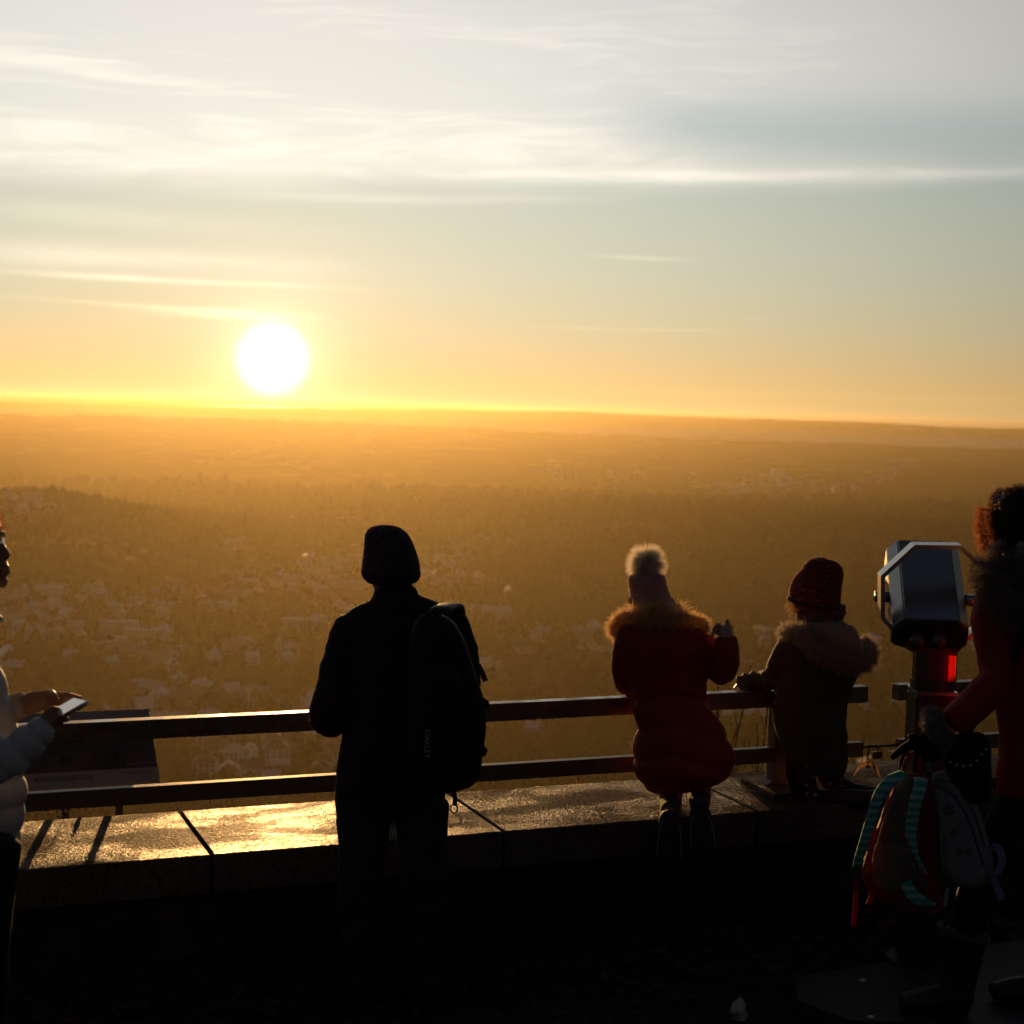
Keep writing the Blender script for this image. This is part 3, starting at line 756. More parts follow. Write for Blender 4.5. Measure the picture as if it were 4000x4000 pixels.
# yoke under the head
c=cen_f+ax*.16-nrm*hh
prism('yoke',[at(320,1180,YT-.05),at(370,1225,YT-.05),at(680,1240,YT-.05),at(745,1170,YT-.05),at(745,1120,YT-.05),at(320,1120,YT-.05)],
      [p_+dep*.10 for p_ in(at(320,1180,YT-.05),at(370,1225,YT-.05),at(680,1240,YT-.05),at(745,1170,YT-.05),at(745,1120,YT-.05),at(320,1120,YT-.05))],MDK,tel,.003)
# side axles
mid=cen_f+ax*.19
for s in(-1,1): tubo('axle',[mid+sd_*s*hw*.99,mid+sd_*s*(hw+.055)],.022,MSS,tel,20)
# ring handle: flat bar bent to an octagon in a plane across the head
def oct_pts(pts,w_): return pts
HB=[at(145,985),at(145,685),at(378,472),at(700,476),at(925,690),at(925,985),at(745,1140),at(248,1100)]
HB=[PDD(*Z5(x,y),DT-.06) for x,y in((148,985),(148,690),(380,478),(702,482),(922,690),(922,985),(750,1135),(250,1100))]
cenH=sum(HB,Vector())/8; wbar=62*sc_
bm=bmesh.new(); O=[];I=[];O2=[];I2=[]
nH=side.cross(zz_).normalized(); dY=Vector((math.sin(YAW),math.cos(YAW),0))*.030+zz_*.004
for i,p in enumerate(HB):
    pa=HB[i-1]; pb_=HB[(i+1)%8]; e1=(p-pa).normalized(); e2_=(pb_-p).normalized()
    n1_=e1.cross(dep).normalized(); n2_=e2_.cross(dep).normalized()
    if n1_.dot(cenH-p)<0: n1_=-n1_
    if n2_.dot(cenH-p)<0: n2_=-n2_
    bi=(n1_+n2_).normalized(); bi*=wbar*.45/max(.4,bi.dot(n1_))
    O.append(bm.verts.new(p-dY)); I.append(bm.verts.new(p+bi-dY)); O2.append(bm.verts.new(p+dY)); I2.append(bm.verts.new(p+bi+dY))
for i in range(8):
    j=(i+1)%8
    bm.faces.new((O[i],O[j],I[j],I[i])); bm.faces.new((O2[i],I2[i],I2[j],O2[j])); bm.faces.new((O[i],O2[i],O2[j],O[j])); bm.faces.new((I[i],I[j],I2[j],I2[i]))
bmesh.ops.recalc_face_normals(bm,faces=bm.faces); bmesh.ops.bevel(bm,geom=bm.edges[:],offset=.002,segments=2,affect='EDGES')
frombm('ring_handle',bm,MSS,tel)
# column: octagonal upper, collar, square coin box, lower post
cx=PY(*Z5(520,1300),YT)
def octcol(name,r_,z0,z1,m_,par,bev=.002,n=8,ph=math.pi/8,c=None,rx=1.):
    c=c or cx
    f=[Vector((c.x,c.y,z0))+side*math.cos(ph+2*math.pi*i/n)*r_*rx+dep*math.sin(ph+2*math.pi*i/n)*r_ for i in range(n)]
    g=[p+zz_*(z1-z0) for p in f]; return prism(name,f,g,m_,par,bev)
z_a=at(520,1215).z; z_b=at(520,1410).z; z_c=at(520,1475).z; z_d=at(520,1500).z
rc=134*sc_/math.cos(math.pi/8)
MCOL=mat('column_steel',(.10,.09,.07),.35,metal=.8,var=.15,vs=20)
f0=Vector((cx.x,cx.y,0))
def hcol(name,u0,u1,d0,d1,z0,z1,m_,ch=0.):
    f=[f0+side*a_+dep*b_+zz_*z0 for a_,b_ in((u0,d0+ch),(u0+ch,d0),(u1,d0),(u1,d1),(u0+ch,d1),(u0,d1-ch))]
    return prism(name,f,[p+zz_*(z1-z0) for p in f],m_,tel,.0015)
hcol('upper_column',-132*sc_,44*sc_,-.062,.062,z_b,z_a+.12,MCOL,.035)
hcol('column_edge',126*sc_,134*sc_,-.062,.062,z_b,z_a+.12,MCOL,.001)
MRED=mat('red_plastic',(.70,.010,.008),.35,trans=.65)
bm=bmesh.new(); v=[f0+side*a_*sc_-dep*.058+zz_*b_ for a_,b_ in((44.5,z_b),(125.5,z_b),(125.5,z_a+.1),(44.5,z_a+.1))]
bm.faces.new([bm.verts.new(p) for p in v]); r_=bmesh.ops.solidify(bm,geom=bm.faces[:],thickness=.0015)
frombm('red_strip',bm,MRED,tel)
octcol('collar',rc*1.04,z_c,z_b,MBLK,tel,.003,24,0)
hwb=140*sc_
def sq(name,h1,z0,z1,m_,bev=.004,oy=0.):
    f=[Vector((cx.x,cx.y,z0))+side*a_*h1+dep*(b_*h1+oy) for a_,b_ in((-1,-1),(1,-1),(1,1),(-1,1))]
    return prism(name,f,[p+zz_*(z1-z0) for p in f],m_,tel,bev)
sq('coin_box_lid',hwb*1.02,z_d,z_c,MSS,.003)
sq('lower_column',hwb,ZP,z_d-.001,MCOL,.006)
zs=at(520,1545).z
f=[Vector((cx.x,cx.y,zs))+side*a_-dep*(hwb+.001)+zz_*b_ for a_,b_ in((-.045,-.018),(.04,-.018),(.04,.018),(-.045,.018))]
prism('coin_slot',f,[p-dep*.008 for p in f],MDK,tel,.003)
octcol('base_flange',.13,ZP+.0005,ZP+.012,MCOL,tel,.002,24,0)
# ================================================================ FIGURES: tools
SIDE=Vector((math.cos(YAW),-math.sin(YAW),0)); DEP=Vector((math.sin(YAW),math.cos(YAW),0)); UPV=Vector((0,0,1))
def PD(px,py,D):
    r=ray(px,py); return CAMP+r*(D/r.dot(DEP))
def Zf(ox,oy,s): return lambda x,y:(ox+x/s,oy+y/s)
ZM=Zf(1150,2000,1.288); ZG=Zf(2300,2080,1.38); ZK=Zf(2800,2100,1.61); ZT=Zf(3350,1850,1.757); ZW=Zf(3200,2700,1.486); ZH=Zf(0,2550,1932/640); ZP1=Zf(0,1900,1.288)
def loft(bm,ch,seg=18):
    """closed tube through (centre, half width, half thickness, side vector); ends are domed"""
    n=len(ch); rings=[]; dk=.26 if getattr(ch,'fixed',False) else .55
    full=[]
    def tang(i):
        if getattr(ch,'fixed',False): return -UPV
        return (ch[min(i+1,n-1)][0]-ch[max(i-1,0)][0]).normalized()
    t0=tang(0); t1=tang(n-1)
    c,a,b,s=ch[0]; q=min(a,b)
    for f_ in(.25,.7): full.append((c-t0*q*dk*(1-f_)-t0*0,a*math.sin(f_*1.45),b*math.sin(f_*1.45),s,t0))
    for i in range(n): full.append((*ch[i],tang(i)))
    c,a,b,s=ch[-1]; q=min(a,b)
    for f_ in(.7,.25): full.append((c+t1*q*dk*(1-f_),a*math.sin(f_*1.45),b*math.sin(f_*1.45),s,t1))
    for c,a,b,s,t_ in full:
        sv=(s-t_*s.dot(t_)); sv=sv.normalized() if sv.length>1e-4 else t_.orthogonal().normalized()
        bv=t_.cross(sv)
        rings.append([bm.verts.new(c+sv*a*math.cos(2*math.pi*j/seg)+bv*b*math.sin(2*math.pi*j/seg)) for j in range(seg)])
    for i in range(len(rings)-1):
        for j in range(seg): bm.faces.new((rings[i][j],rings[i][(j+1)%seg],rings[i+1][(j+1)%seg],rings[i+1][j]))
    bm.faces.new(rings[0][::-1]); bm.faces.new(rings[-1])
class Ch(list): fixed=False
def dens_chain(ch,k_=3):
    """smooth a chain with Catmull-Rom so that the silhouettes stay round"""
    if len(ch)<3: return ch
    out=[]
    g=lambda i: ch[max(0,min(len(ch)-1,i))]
    for i in range(len(ch)-1):
        p0,p1,p2,p3=g(i-1),g(i),g(i+1),g(i+2)
        for j in range(k_):
            t_=j/k_
            f=lambda a,b,c,d: .5*((2*b)+(c-a)*t_+(2*a-5*b+4*c-d)*t_*t_+(3*b-a-3*c+d)*t_**3)
            out.append((f(p0[0],p1[0],p2[0],p3[0]),max(.002,f(p0[1],p1[1],p2[1],p3[1])),max(.002,f(p0[2],p1[2],p2[2],p3[2])),p1[3]))
    out.append(ch[-1]); return out
def sil(Z,rows,D,ratio,off=0.,side=SIDE):
    out=[]
    for rw in rows:
        y,xl,xr=rw[:3]; rt_=rw[3] if len(rw)>3 and rw[3] is not None else ratio; dd=D+(rw[4] if len(rw)>4 else 0)+off
        a=PD(*Z(xl,y),dd); b=PD(*Z(xr,y),dd); h=(b-a).length/2
        out.append(((a+b)/2,h,h*rt_ if rt_<5 else rt_-10,side))
    r_=Ch(dens_chain(out)); r_.fixed=True; return r_
def limb(Z,pts,D,side=SIDE,flat=1.):
    """pts: (x,y,radius in zoom units, depth offset)"""
    out=[]
    for x,y,r_,dd in pts:
        c=PD(*Z(x,y),D+dd); e=PD(*Z(x+r_,y),D+dd); out.append((c,(e-c).length,(e-c).length*flat,side))
    return dens_chain(out)
def ball(bm,c,rx,ry,rz,rot=None):
    r=bmesh.ops.create_uvsphere(bm,u_segments=20,v_segments=12,radius=1)
    for v in r['verts']:
        p=Vector((v.co.x*rx,v.co.y*ry,v.co.z*rz))
        if rot: p=rot@p
        v.co=c+p
def remesh(name,fill,m_,parent,vox=.008,smooth=2,disp=None,cut=None,keep=True):
    bm=bmesh.new(); fill(bm)
    me=bpy.data.meshes.new(name+'_tmp'); bm.to_mesh(me); bm.free()
    o=bpy.data.objects.new(name+'_tmp',me); COL.objects.link(o)
    md=o.modifiers.new('r','REMESH'); md.mode='VOXEL'; md.voxel_size=vox; md.use_smooth_shade=True
    ms=o.modifiers.new('s','SMOOTH'); ms.factor=.5; ms.iterations=smooth
    dg=bpy.context.evaluated_depsgraph_get(); dg.update()
    me2=bpy.data.meshes.new_from_object(o.evaluated_get(dg)); bpy.data.objects.remove(o)
    me2.name=name; me2.materials.clear()
    if disp:
        n=len(me2.vertices); co=np.empty(n*3,np.float32); no=np.empty(n*3,np.float32)
        me2.vertices.foreach_get('co',co); me2.vertex_normals.foreach_get('vector',no)
        co=co.reshape(-1,3); no=no.reshape(-1,3)
        d_=disp(co,no); co=co+no*d_[:,None] if d_.ndim==1 else co+d_
        me2.vertices.foreach_set('co',co.astype(np.float32).ravel()); me2.update()
    me2.polygons.foreach_set('use_smooth',np.ones(len(me2.polygons),bool))
    return link(name,me2,m_,parent)
def nz(co,s,seed=0.,st=(1,1,1)):
    o=Vector((seed,seed*1.7,seed*.3))
    return np.array([noise.noise(Vector((p[0]*s*st[0],p[1]*s*st[1],p[2]*s*st[2]))+o) for p in co])
def wrinkles(amp=.006,s=7,seed=1.,st=(1,1,1.6),fine=.35):
    return lambda co,no: amp*(nz(co,s,seed,st)+fine*nz(co,s*3,seed+5,st))-amp*.6*np.abs(nz(co,s*1.7,seed+9,(1,1,2.4)))
def fur(name,P,Nn,L,wd,m_,parent,droop=.4,jit=.5,curl=.3,seed=1):
    g=np.random.default_rng(seed); n=len(P)
    cell=np.floor(P/.011).astype(np.int64); hsh=(cell[:,0]*73856093^cell[:,1]*19349663^cell[:,2]*83492791)%4096
    tb=g.normal(0,1,(4096,3)); tb2=g.normal(0,1,(4096,3))
    dv=Nn+g.normal(0,jit*.45,(n,3))+tb[hsh]*jit*.85; dv/=np.linalg.norm(dv,axis=1)[:,None]
    l=L*g.uniform(.55,1.15,n)
    pts=[P]; p=P.copy()
    cv=g.normal(0,curl*.5,(n,3))+tb2[hsh]*curl*.8
    for i in range(4):
        dv=dv+cv*.3+np.array([0,0,-droop*.25]); dv/=np.linalg.norm(dv,axis=1)[:,None]
        p=p+dv*(l/4)[:,None]; pts.append(p)
    wv=np.cross(dv,g.normal(0,1,(n,3))); wv/=np.linalg.norm(wv,axis=1)[:,None]
    V=[]
    for i,p in enumerate(pts):
        w_=wd*(1-.85*i/4); V+=[p-wv*w_/2,p+wv*w_/2]
    V=np.stack(V,1); nv=V.shape[1]
    F=np.array([[2*i,2*i+1,2*i+3,2*i+2] for i in range(4)])
    F=(F[None]+(np.arange(n)*nv)[:,None,None]).reshape(-1,4)
    return link(name,npmesh(name,V.reshape(-1,3),F,False),m_,parent)
def on_tube(path,rad,n,seed=2,keep=None):
    g=np.random.default_rng(seed); P=np.array([p[:] for p in path]); 
    t=g.uniform(0,len(P)-1.001,n); i=t.astype(int); f=(t-i)[:,None]; c=P[i]*(1-f)+P[i+1]*f; tg=P[i+1]-P[i]; tg/=np.linalg.norm(tg,axis=1)[:,None]
    r_=np.interp(t,np.arange(len(P)),rad) if hasattr(rad,'__len__') else np.full(n,rad)
    v=g.normal(0,1,(n,3)); v-=tg*(v*tg).sum(1)[:,None]; v/=np.linalg.norm(v,axis=1)[:,None]
    return c+v*r_[:,None],v
def text_mesh(name,txt,size,o_,right,upv,m_,parent,thick=.001):
    cu=bpy.data.curves.new(name,'FONT'); cu.body=txt; cu.size=size; cu.extrude=thick; cu.align_x='LEFT'
    ob=bpy.data.objects.new(name+'_t',cu); COL.objects.link(ob)
    dg=bpy.context.evaluated_depsgraph_get(); dg.update(); me=bpy.data.meshes.new_from_object(ob.evaluated_get(dg)); bpy.data.objects.remove(ob)
    nrm_=right.cross(upv)
    for v in me.vertices: v.co=o_+right*v.co.x+upv*v.co.y+nrm_*v.co.z
    me.materials.clear(); return link(name,me,m_,parent)
def strap(name,pts,wd,th,m_,parent,wdir=None,seg=None):
    """flat webbing through points, wd wide, th thick"""
    bm=bmesh.new(); pts=[Vector(p) for p in pts]
    # smooth
    P2=[]; g=lambda i: pts[max(0,min(len(pts)-1,i))]
    for i in range(len(pts)-1):
        for j in range(5):
            t_=j/5; a,b,c,d_=g(i-1),g(i),g(i+1),g(i+2)
            P2.append(.5*((2*b)+(c-a)*t_+(2*a-5*b+4*c-d_)*t_*t_+(3*b-a-3*c+d_)*t_**3))
    P2.append(pts[-1]); n=len(P2); rows=[]
    for i,p in enumerate(P2):
        t_=(P2[min(i+1,n-1)]-P2[max(i-1,0)]).normalized(); wv=(wdir or SIDE); wv=(wv-t_*wv.dot(t_)); wv=wv.normalized() if wv.length>1e-3 else t_.orthogonal().normalized()
        nn_=t_.cross(wv); f=i/(n-1); w_=(wd[0]*(1-f)+wd[1]*f) if isinstance(wd,tuple) else wd
        rows.append([bm.verts.new(p+wv*w_/2*a+nn_*th/2*b*(1 if abs(a)<.99 else .55)) for a,b in((-1,-1),(-.6,-1),(.6,-1),(1,-1),(1,1),(.6,1),(-.6,1),(-1,1))])
    for i in range(n-1):
        for j in range(8): bm.faces.new((rows[i][j],rows[i][(j+1)%8],rows[i+1][(j+1)%8],rows[i+1][j]))
    bm.faces.new(rows[0][::-1]); bm.faces.new(rows[-1]); bmesh.ops.recalc_face_normals(bm,faces=bm.faces)
    return frombm(name,bm,m_,parent,True)
def cloth(name,col,rough=.85,sheen=.15,bump=.0015,bs=180,var=.12,vs=9,trans=0.,extra=None,spec=.25):
    return mat(name,col,rough,var=var,vs=vs,bump=bump,bs=bs,sheen=sheen,trans=trans,extra=extra,spec=spec)
def knit(name,col,trans=.0,extra=None):
    M=mat(name,col,.9,var=.1,vs=20,sheen=.5,extra=extra,spec=.1); t=M.node_tree; q=N(t); b=t.nodes['Principled BSDF']
    co=q.n('ShaderNodeTexCoord').outputs['Object']; x_,y_,z_=q.sep(co)
    h=q.m('MULTIPLY',q.m('SINE',q.m('MULTIPLY',q.m('ADD',x_,q.m('MULTIPLY',y_,.6)),900.)),q.m('SINE',q.m('MULTIPLY',z_,700.)))
    bn=q.n('ShaderNodeBump'); bn.inputs['Distance'].default_value=.0015; q.put(bn.inputs['Height'],h); t.links.new(bn.outputs[0],b.inputs['Normal']); return M
MSKIN=mat('skin',(.42,.22,.14),.5,spec=.4,bump=.0004,bs=200); MSKIN.node_tree.nodes['Principled BSDF'].inputs['Subsurface Weight'].default_value=.15
MSKIN.node_tree.nodes['Principled BSDF'].inputs['Subsurface Radius'].default_value=(.01,.004,.002)
MEYE=mat('eye_white',(.7,.68,.65),.2)
def face(bm,c,fwd,right,s=1.):
    """adds brow, nose, lips and ears onto a head whose centre is c"""
    u=UPV
    ball(bm,c+fwd*.088*s-u*.01*s,.014*s,.014*s,.024*s); ball(bm,c+fwd*.100*s-u*.03*s,.016*s,.016*s,.013*s)
    for k_ in(-1,1):
        ball(bm,c+fwd*.084*s+right*k_*.032*s+u*.014*s,.024*s,.024*s,.008*s)
        ball(bm,c+right*k_*.079*s-fwd*.004*s-u*.012*s,.010*s,.018*s,.031*s)
        ball(bm,c+fwd*.066*s+right*k_*.042*s-u*.038*s,.026*s,.026*s,.022*s)
    ball(bm,c+fwd*.088*s-u*.060*s,.024*s,.012*s,.007*s); ball(bm,c+fwd*.084*s-u*.073*s,.022*s,.012*s,.008*s); ball(bm,c+fwd*.078*s-u*.098*s,.022*s,.02*s,.018*s)
def headshape(bm,c,fwd,right,s=1.):
    rot=Matrix((right,fwd,UPV)).transposed()
    ball(bm,c+UPV*.025*s-fwd*.008*s,.078*s,.098*s,.092*s,rot); ball(bm,c-UPV*.045*s+fwd*.018*s,.062*s,.074*s,.072*s,rot)
    face(bm,c,fwd,right,s)
def eyes(c,fwd,right,par,s=1.):
    for k_ in(-1,1):
        bm=bmesh.new(); ball(bm,c+fwd*.078*s+right*k_*.031*s,.0125*s,.0125*s,.0125*s); frombm('eye',bm,MEYE,par,True)
def hand(bm,w_,d_,u_,s=1.,curl=.6,thumb=1):
    """palm from wrist w_ along d_, back of the hand towards u_; five separate bent fingers"""
    d_=d_.normalized(); u_=(u_-d_*u_.dot(d_)).normalized(); r_=d_.cross(u_)
    loft(bm,[(w_,.022*s,.016*s,r_),(w_+d_*.035*s,.034*s,.015*s,r_),(w_+d_*.08*s,.038*s,.013*s,r_)],12)
    for i,(o_,l_) in enumerate(((-.029,.066),(-.010,.076),(.010,.071),(.028,.056))):
        p=w_+d_*.078*s+r_*o_*s; a=.15+.1*curl; pts=[(p-d_*.02*s,.0098*s,.0098*s,r_)]; 
        for f_ in(.42,.32,.26):
            dd=(d_*math.cos(a)-u_*math.sin(a)); p=p+dd*l_*f_*s; pts.append((p.copy(),.0088*s*(1-.12*len(pts)/3),.0085*s*(1-.12*len(pts)/3),r_)); a+=curl*1.1
        loft(bm,pts,10)
    p=w_+d_*.02*s-r_*thumb*.028*s; dd=(d_*.7-r_*thumb*.75-u_*.3).normalized(); loft(bm,[(p,.013*s,.012*s,r_),(p+dd*.035*s,.0115*s,.011*s,r_),(p+dd*.035*s+(dd+d_*.6-u_*.2).normalized()*.028*s,.0095*s,.009*s,r_)],10)
def avg(*p): return sum(p,Vector())/len(p)
# ================================================================ MAN WITH DARK BEANIE
DM=5.62
pm=empty('person',(PD(*ZM(480,1400),DM).x,PD(*ZM(480,1400),DM).y,0),'standing man seen from behind in dark beanie, black coat and dark jeans','person')
MCOAT=cloth('black_coat',(.014,.013,.016),.75,.12); MJEAN=cloth('dark_denim',(.022,.030,.046),.9,.1,.0012,300,.35,14)
hc=PD(*ZM(484,270),DM+.02)
fwdM=Vector((0,1,0)); rtM=Vector((1,0,0))
mtor=[(450,400,625,.6),(500,310,715,.5),(545,262,800,.48),(620,262,830,.5),(760,275,815,.52),(900,282,790,.52),(1040,272,770,.54),(1150,238,768,.55),(1300,212,765,.56),(1420,205,765,.56),(1495,204,762,.55)]
larm=[(285,565,80,.0),(235,690,82,.02),(205,830,84,.02),(180,960,92,.0),(168,1040,94,.05),(215,1050,66,.20),(250,1010,52,.38)]
rarm=[(790,560,82,.0),(845,700,80,.05),(865,840,78,.10),(830,960,72,.14),(760,1010,60,.28),(650,1010,50,.40)]
def f(bm):
    headshape(bm,hc-UPV*.015,fwdM,rtM,.93)
    loft(bm,dens_chain([(hc-UPV*.03,.055,.06,SIDE),(hc-UPV*.13,.056,.058,SIDE),(hc-UPV*.22,.075,.065,SIDE)]))
    loft(bm,sil(ZM,[(520,360,720),(700,330,760),(1000,340,740),(1300,300,740),(1500,290,720)],DM,.5))
    loft(bm,limb(ZM,[(x,y,r_*.5,d_) for x,y,r_,d_ in larm],DM)); loft(bm,limb(ZM,[(x,y,r_*.5,d_) for x,y,r_,d_ in rarm],DM))
    wl=PD(*ZM(262,1000),DM+.40); hand(bm,wl,Vector((.75,.6,.0)),UPV,1.,.5,1)
    wr=PD(*ZM(640,1005),DM+.42); hand(bm,wr,Vector((-.8,.5,.0)),UPV,1.,.5,-1)
    for xs in((350,345,340,322),(630,640,650,662)):
        loft(bm,limb(ZM,[(xs[0],1500,80,0),(xs[1],1800,70,-.02),(xs[2],2150,55,0),(xs[3],2560,42,.02)],DM))
remesh('body',f,MSKIN,pm,.007,2)
eyes(hc,fwdM,rtM,pm,1.02)
def f(bm):
    loft(bm,sil(ZM,mtor,DM,.6)); loft(bm,limb(ZM,larm,DM,flat=1.)); loft(bm,limb(ZM,rarm,DM))
    loft(bm,sil(ZM,[(378,402,608,.85),(400,392,618,.85),(430,386,626,.85),(470,372,660,.75),(505,340,700,.6)],DM,.8))
    loft(bm,limb(ZM,[(275,565,52,0),(330,540,70,0),(440,500,70,0),(560,480,70,0),(650,495,68,0),(730,530,66,0)],DM))
def dm_(co,no):
    d_=wrinkles(.007,6,3.)(co,no)
    za=PD(*ZM(150,772),DM).z
    return d_+.004*np.exp(-((co[:,2]-za)/.012)**2)
coat=remesh('coat',f,MCOAT,pm,.0095,2,dm_)
# seams and pocket piping on the coat's back
def f(bm):
    for xs in((350,345,338,330),(640,645,655,664)):
        a_=145 if xs[0]<500 else 138
        loft(bm,limb(ZM,[(xs[0],1470,a_,.0),(xs[1],1650,128 if a_>140 else 126,-.01),(xs[2],1900,112,-.02),(xs[2]-4,2130,103,.0),(xs[3],2350,98,.01),(xs[3],2470,96,.01)],DM,flat=.95))
remesh('jeans',f,MJEAN,pm,.010,2,lambda co,no:.008*nz(co,6,4.,(1,1,2.2))+.004*np.abs(nz(co,16,8.,(1,1,3))))
MSHOE=mat('black_leather',(.015,.014,.013),.5,bump=.001,bs=80)
def shoe(par,heel,d_,L_=.29,wd=.05,h_=.10,m_=None,name='shoe'):
    d_=d_.normalized(); s_=d_.cross(UPV)
    def f(bm):
        ch=[(heel+UPV*h_*.55,wd*.75,h_*.5,s_),(heel+d_*L_*.25+UPV*h_*.5,wd*.85,h_*.48,s_),(heel+d_*L_*.55+UPV*h_*.36,wd*.95,h_*.36,s_),(heel+d_*L_*.8+UPV*h_*.27,wd,h_*.27,s_),(heel+d_*L_*.95+UPV*h_*.22,wd*.8,h_*.2,s_)]
        loft(bm,dens_chain(ch)); loft(bm,[(heel+d_*.03+UPV*h_*.5,wd*.8,wd*.9,s_),(heel+d_*.03+UPV*h_*1.15,wd*.8,wd*.95,s_)])
    o=remesh(name,f,m_ or MSHOE,par,.007,2,lambda co,no:np.zeros(len(co)))
    for v in o.data.vertices:
        if v.co.z<heel.z+.012: v.co.z=heel.z+.004
    return o
for xq in(320,664):
    c_=PD(*ZM(xq,2520),DM); shoe(pm,Vector((c_.x,c_.y-.05,.02)),Vector((.08 if xq>400 else -.1,1,0)))
# beanie
MBEAN=knit('navy_wool',(.030,.028,.055))
rows=[(84,378,540,1.),(100,362,566,1.05),(135,352,590,1.1),(175,350,606,1.12),(220,344,620,1.12),(260,339,629,1.12),(300,336,631,1.12),(328,344,625,1.1),(345,362,612,1.05)]
def knitd(amp=.004,s=9): return lambda co,no: amp*nz(co,s,2.)+amp*.4*nz(co,s*3,6.)
bean=remesh('beanie',lambda bm:loft(bm,sil(ZM,rows,DM+.02,1.1)),MBEAN,pm,.006,2,knitd(.003,10))
rows=[(292,332,635,1.13),(312,334,634,1.13),(335,345,628,1.12),(352,362,612,1.08)]
remesh('cuff',lambda bm:loft(bm,sil(ZM,rows,DM+.02,1.1)),MBEAN,bean,.006,1,knitd(.002,10))
# ---------------- his backpack
MPACK=cloth('black_nylon',(.010,.010,.011),.6,.05,.001,250,.2)
pkD=DM-.24
pk=empty('backpack',PD(*ZM(760,1000),pkD),'large black backpack worn on the right shoulder of the man in the dark beanie','backpack')
prow=[(520,630,760,.8),(560,600,815,.7),(640,578,858,.62),(760,570,902,.58),(880,568,940,.56),(980,566,962,.56),(1100,566,964,.56),(1220,570,950,.56),(1310,580,938,.56),(1370,600,905,.55),(1405,640,830,.5)]
def f(bm):
    loft(bm,sil(ZM,prow,pkD,.6))
remesh('pack_body',f,MPACK,pk,.009,2,lambda co,no:.004*nz(co,8,7.)-.003*np.abs(nz(co,13,3.)))
prow2=[(780,600,800,.3),(860,590,850,.32),(1000,586,880,.32),(1150,588,880,.32),(1280,596,860,.3),(1330,620,820,.26)]
remesh('front_pocket',lambda bm:loft(bm,sil(ZM,prow2,pkD-.10,.4)),MPACK,pk,.008,2,lambda co,no:.003*nz(co,9,2.))
strap('shoulder_strap',[PD(*ZM(700,560),pkD+.06),PD(*ZM(735,500),pkD+.10),PD(*ZM(760,480),pkD+.16),PD(*ZM(800,478),pkD+.25),PD(*ZM(812,560),pkD+.36)],.075,.020,MPACK,pk)
strap('strap_tail',[PD(*ZM(925,770),pkD),PD(*ZM(945,810),pkD-.01),PD(*ZM(962,850),pkD)],.018,.004,MPACK,pk)
strap('side_strap',[PD(*ZM(930,935),pkD),PD(*ZM(968,960),pkD),PD(*ZM(962,985),pkD)],.016,.008,MPACK,pk)
strap('side_strap',[PD(*ZM(930,1170),pkD),PD(*ZM(960,1200),pkD),PD(*ZM(948,1225),pkD)],.016,.008,MPACK,pk)
strap('bottom_strap',[PD(*ZM(800,1390),pkD),PD(*ZM(808,1440),pkD),PD(*ZM(804,1478),pkD)],.016,.004,MPACK,pk)
c=PD(*ZM(803,1492),pkD); tubo('strap_ring',[c+SIDE*.012*math.cos(a_)+UPV*.014*math.sin(a_) for a_ in np.linspace(0,6.28,13)],.0028,MDK,pk,6)
tubo('top_handle',[PD(*ZM(650,560),pkD-.02),PD(*ZM(660,520),pkD-.02),PD(*ZM(700,505),pkD-.02),PD(*ZM(735,525),pkD-.02)],.007,MPACK,pk)
a_=PD(*ZM(668,1095),pkD-.205)
MLOGO=mat('grey_print',(.30,.29,.28),.6)
text_mesh('logo_text','OAKLEY',.026,PD(*ZM(657,1093),pkD-.162),-UPV,SIDE,MLOGO,pk)

def fuzz(o,n,L,col,seed=5,wd=.0007,name='fuzz'):  # col is lighter than the cloth: rim glow put into the strand colour
    me=o.data; nv=len(me.vertices); co=np.empty(nv*3,np.float32); me.vertices.foreach_get('co',co); co=co.reshape(-1,3)
    no=np.empty(nv*3,np.float32); me.vertex_normals.foreach_get('vector',no); no=no.reshape(-1,3)
    g=np.random.default_rng(seed); i=g.integers(0,nv,n)
    M=bpy.data.materials.get('fuzz_'+name+str(seed)) or mat('fuzz_'+name+str(seed),col,.6,trans=.6)
    return fur(name,co[i],no[i],L,wd,M,o,droop=.05,jit=.7,curl=.6,seed=seed)
fuzz(bean,9000,.007,(.50,.36,.30),51,name='wool_rim_fuzz')
fuzz(coat,14000,.006,(.34,.20,.13),52,name='coat_rim_nap')
# ================================================================ CHILD IN THE POMPOM HAT
DG=6.68
pg=empty('person',(PD(*ZG(440,1400),DG).x,PD(*ZG(440,1400),DG).y,ZL),'kneeling child in pink pompom hat and quilted red coat with one hand raised','person')
MRC=cloth('red_coat',(.29,.042,.016),.7,.3,.0012,160,.12,trans=.04)
MFURG=mat('blond_fur',(.72,.50,.26),.6,trans=.7,var=.4,vs=60); 
hg=PD(*ZG(335,330),DG+.05)
gt=[(505,210,600,.55),(540,165,632,.55),(620,150,652,.58),(700,165,652,.6),(790,200,642,.6),(870,236,636,.62),(940,243,658,.62),(1000,250,698,.64),(1060,249,736,.66),(1130,240,763,.68),(1200,233,784,.7),(1262,238,784,.7),(1320,256,728,.68),(1368,280,630,.62),(1398,318,500,.5)]
gl=[(205,590,70,.0),(185,690,66,.02),(190,780,62,.06),(225,850,52,.16),(300,860,44,.26)]
gr=[(610,590,68,.0),(675,690,72,-.03),(712,752,74,-.06),(738,700,76,-.10),(742,640,70,-.12),(738,575,62,-.13)]
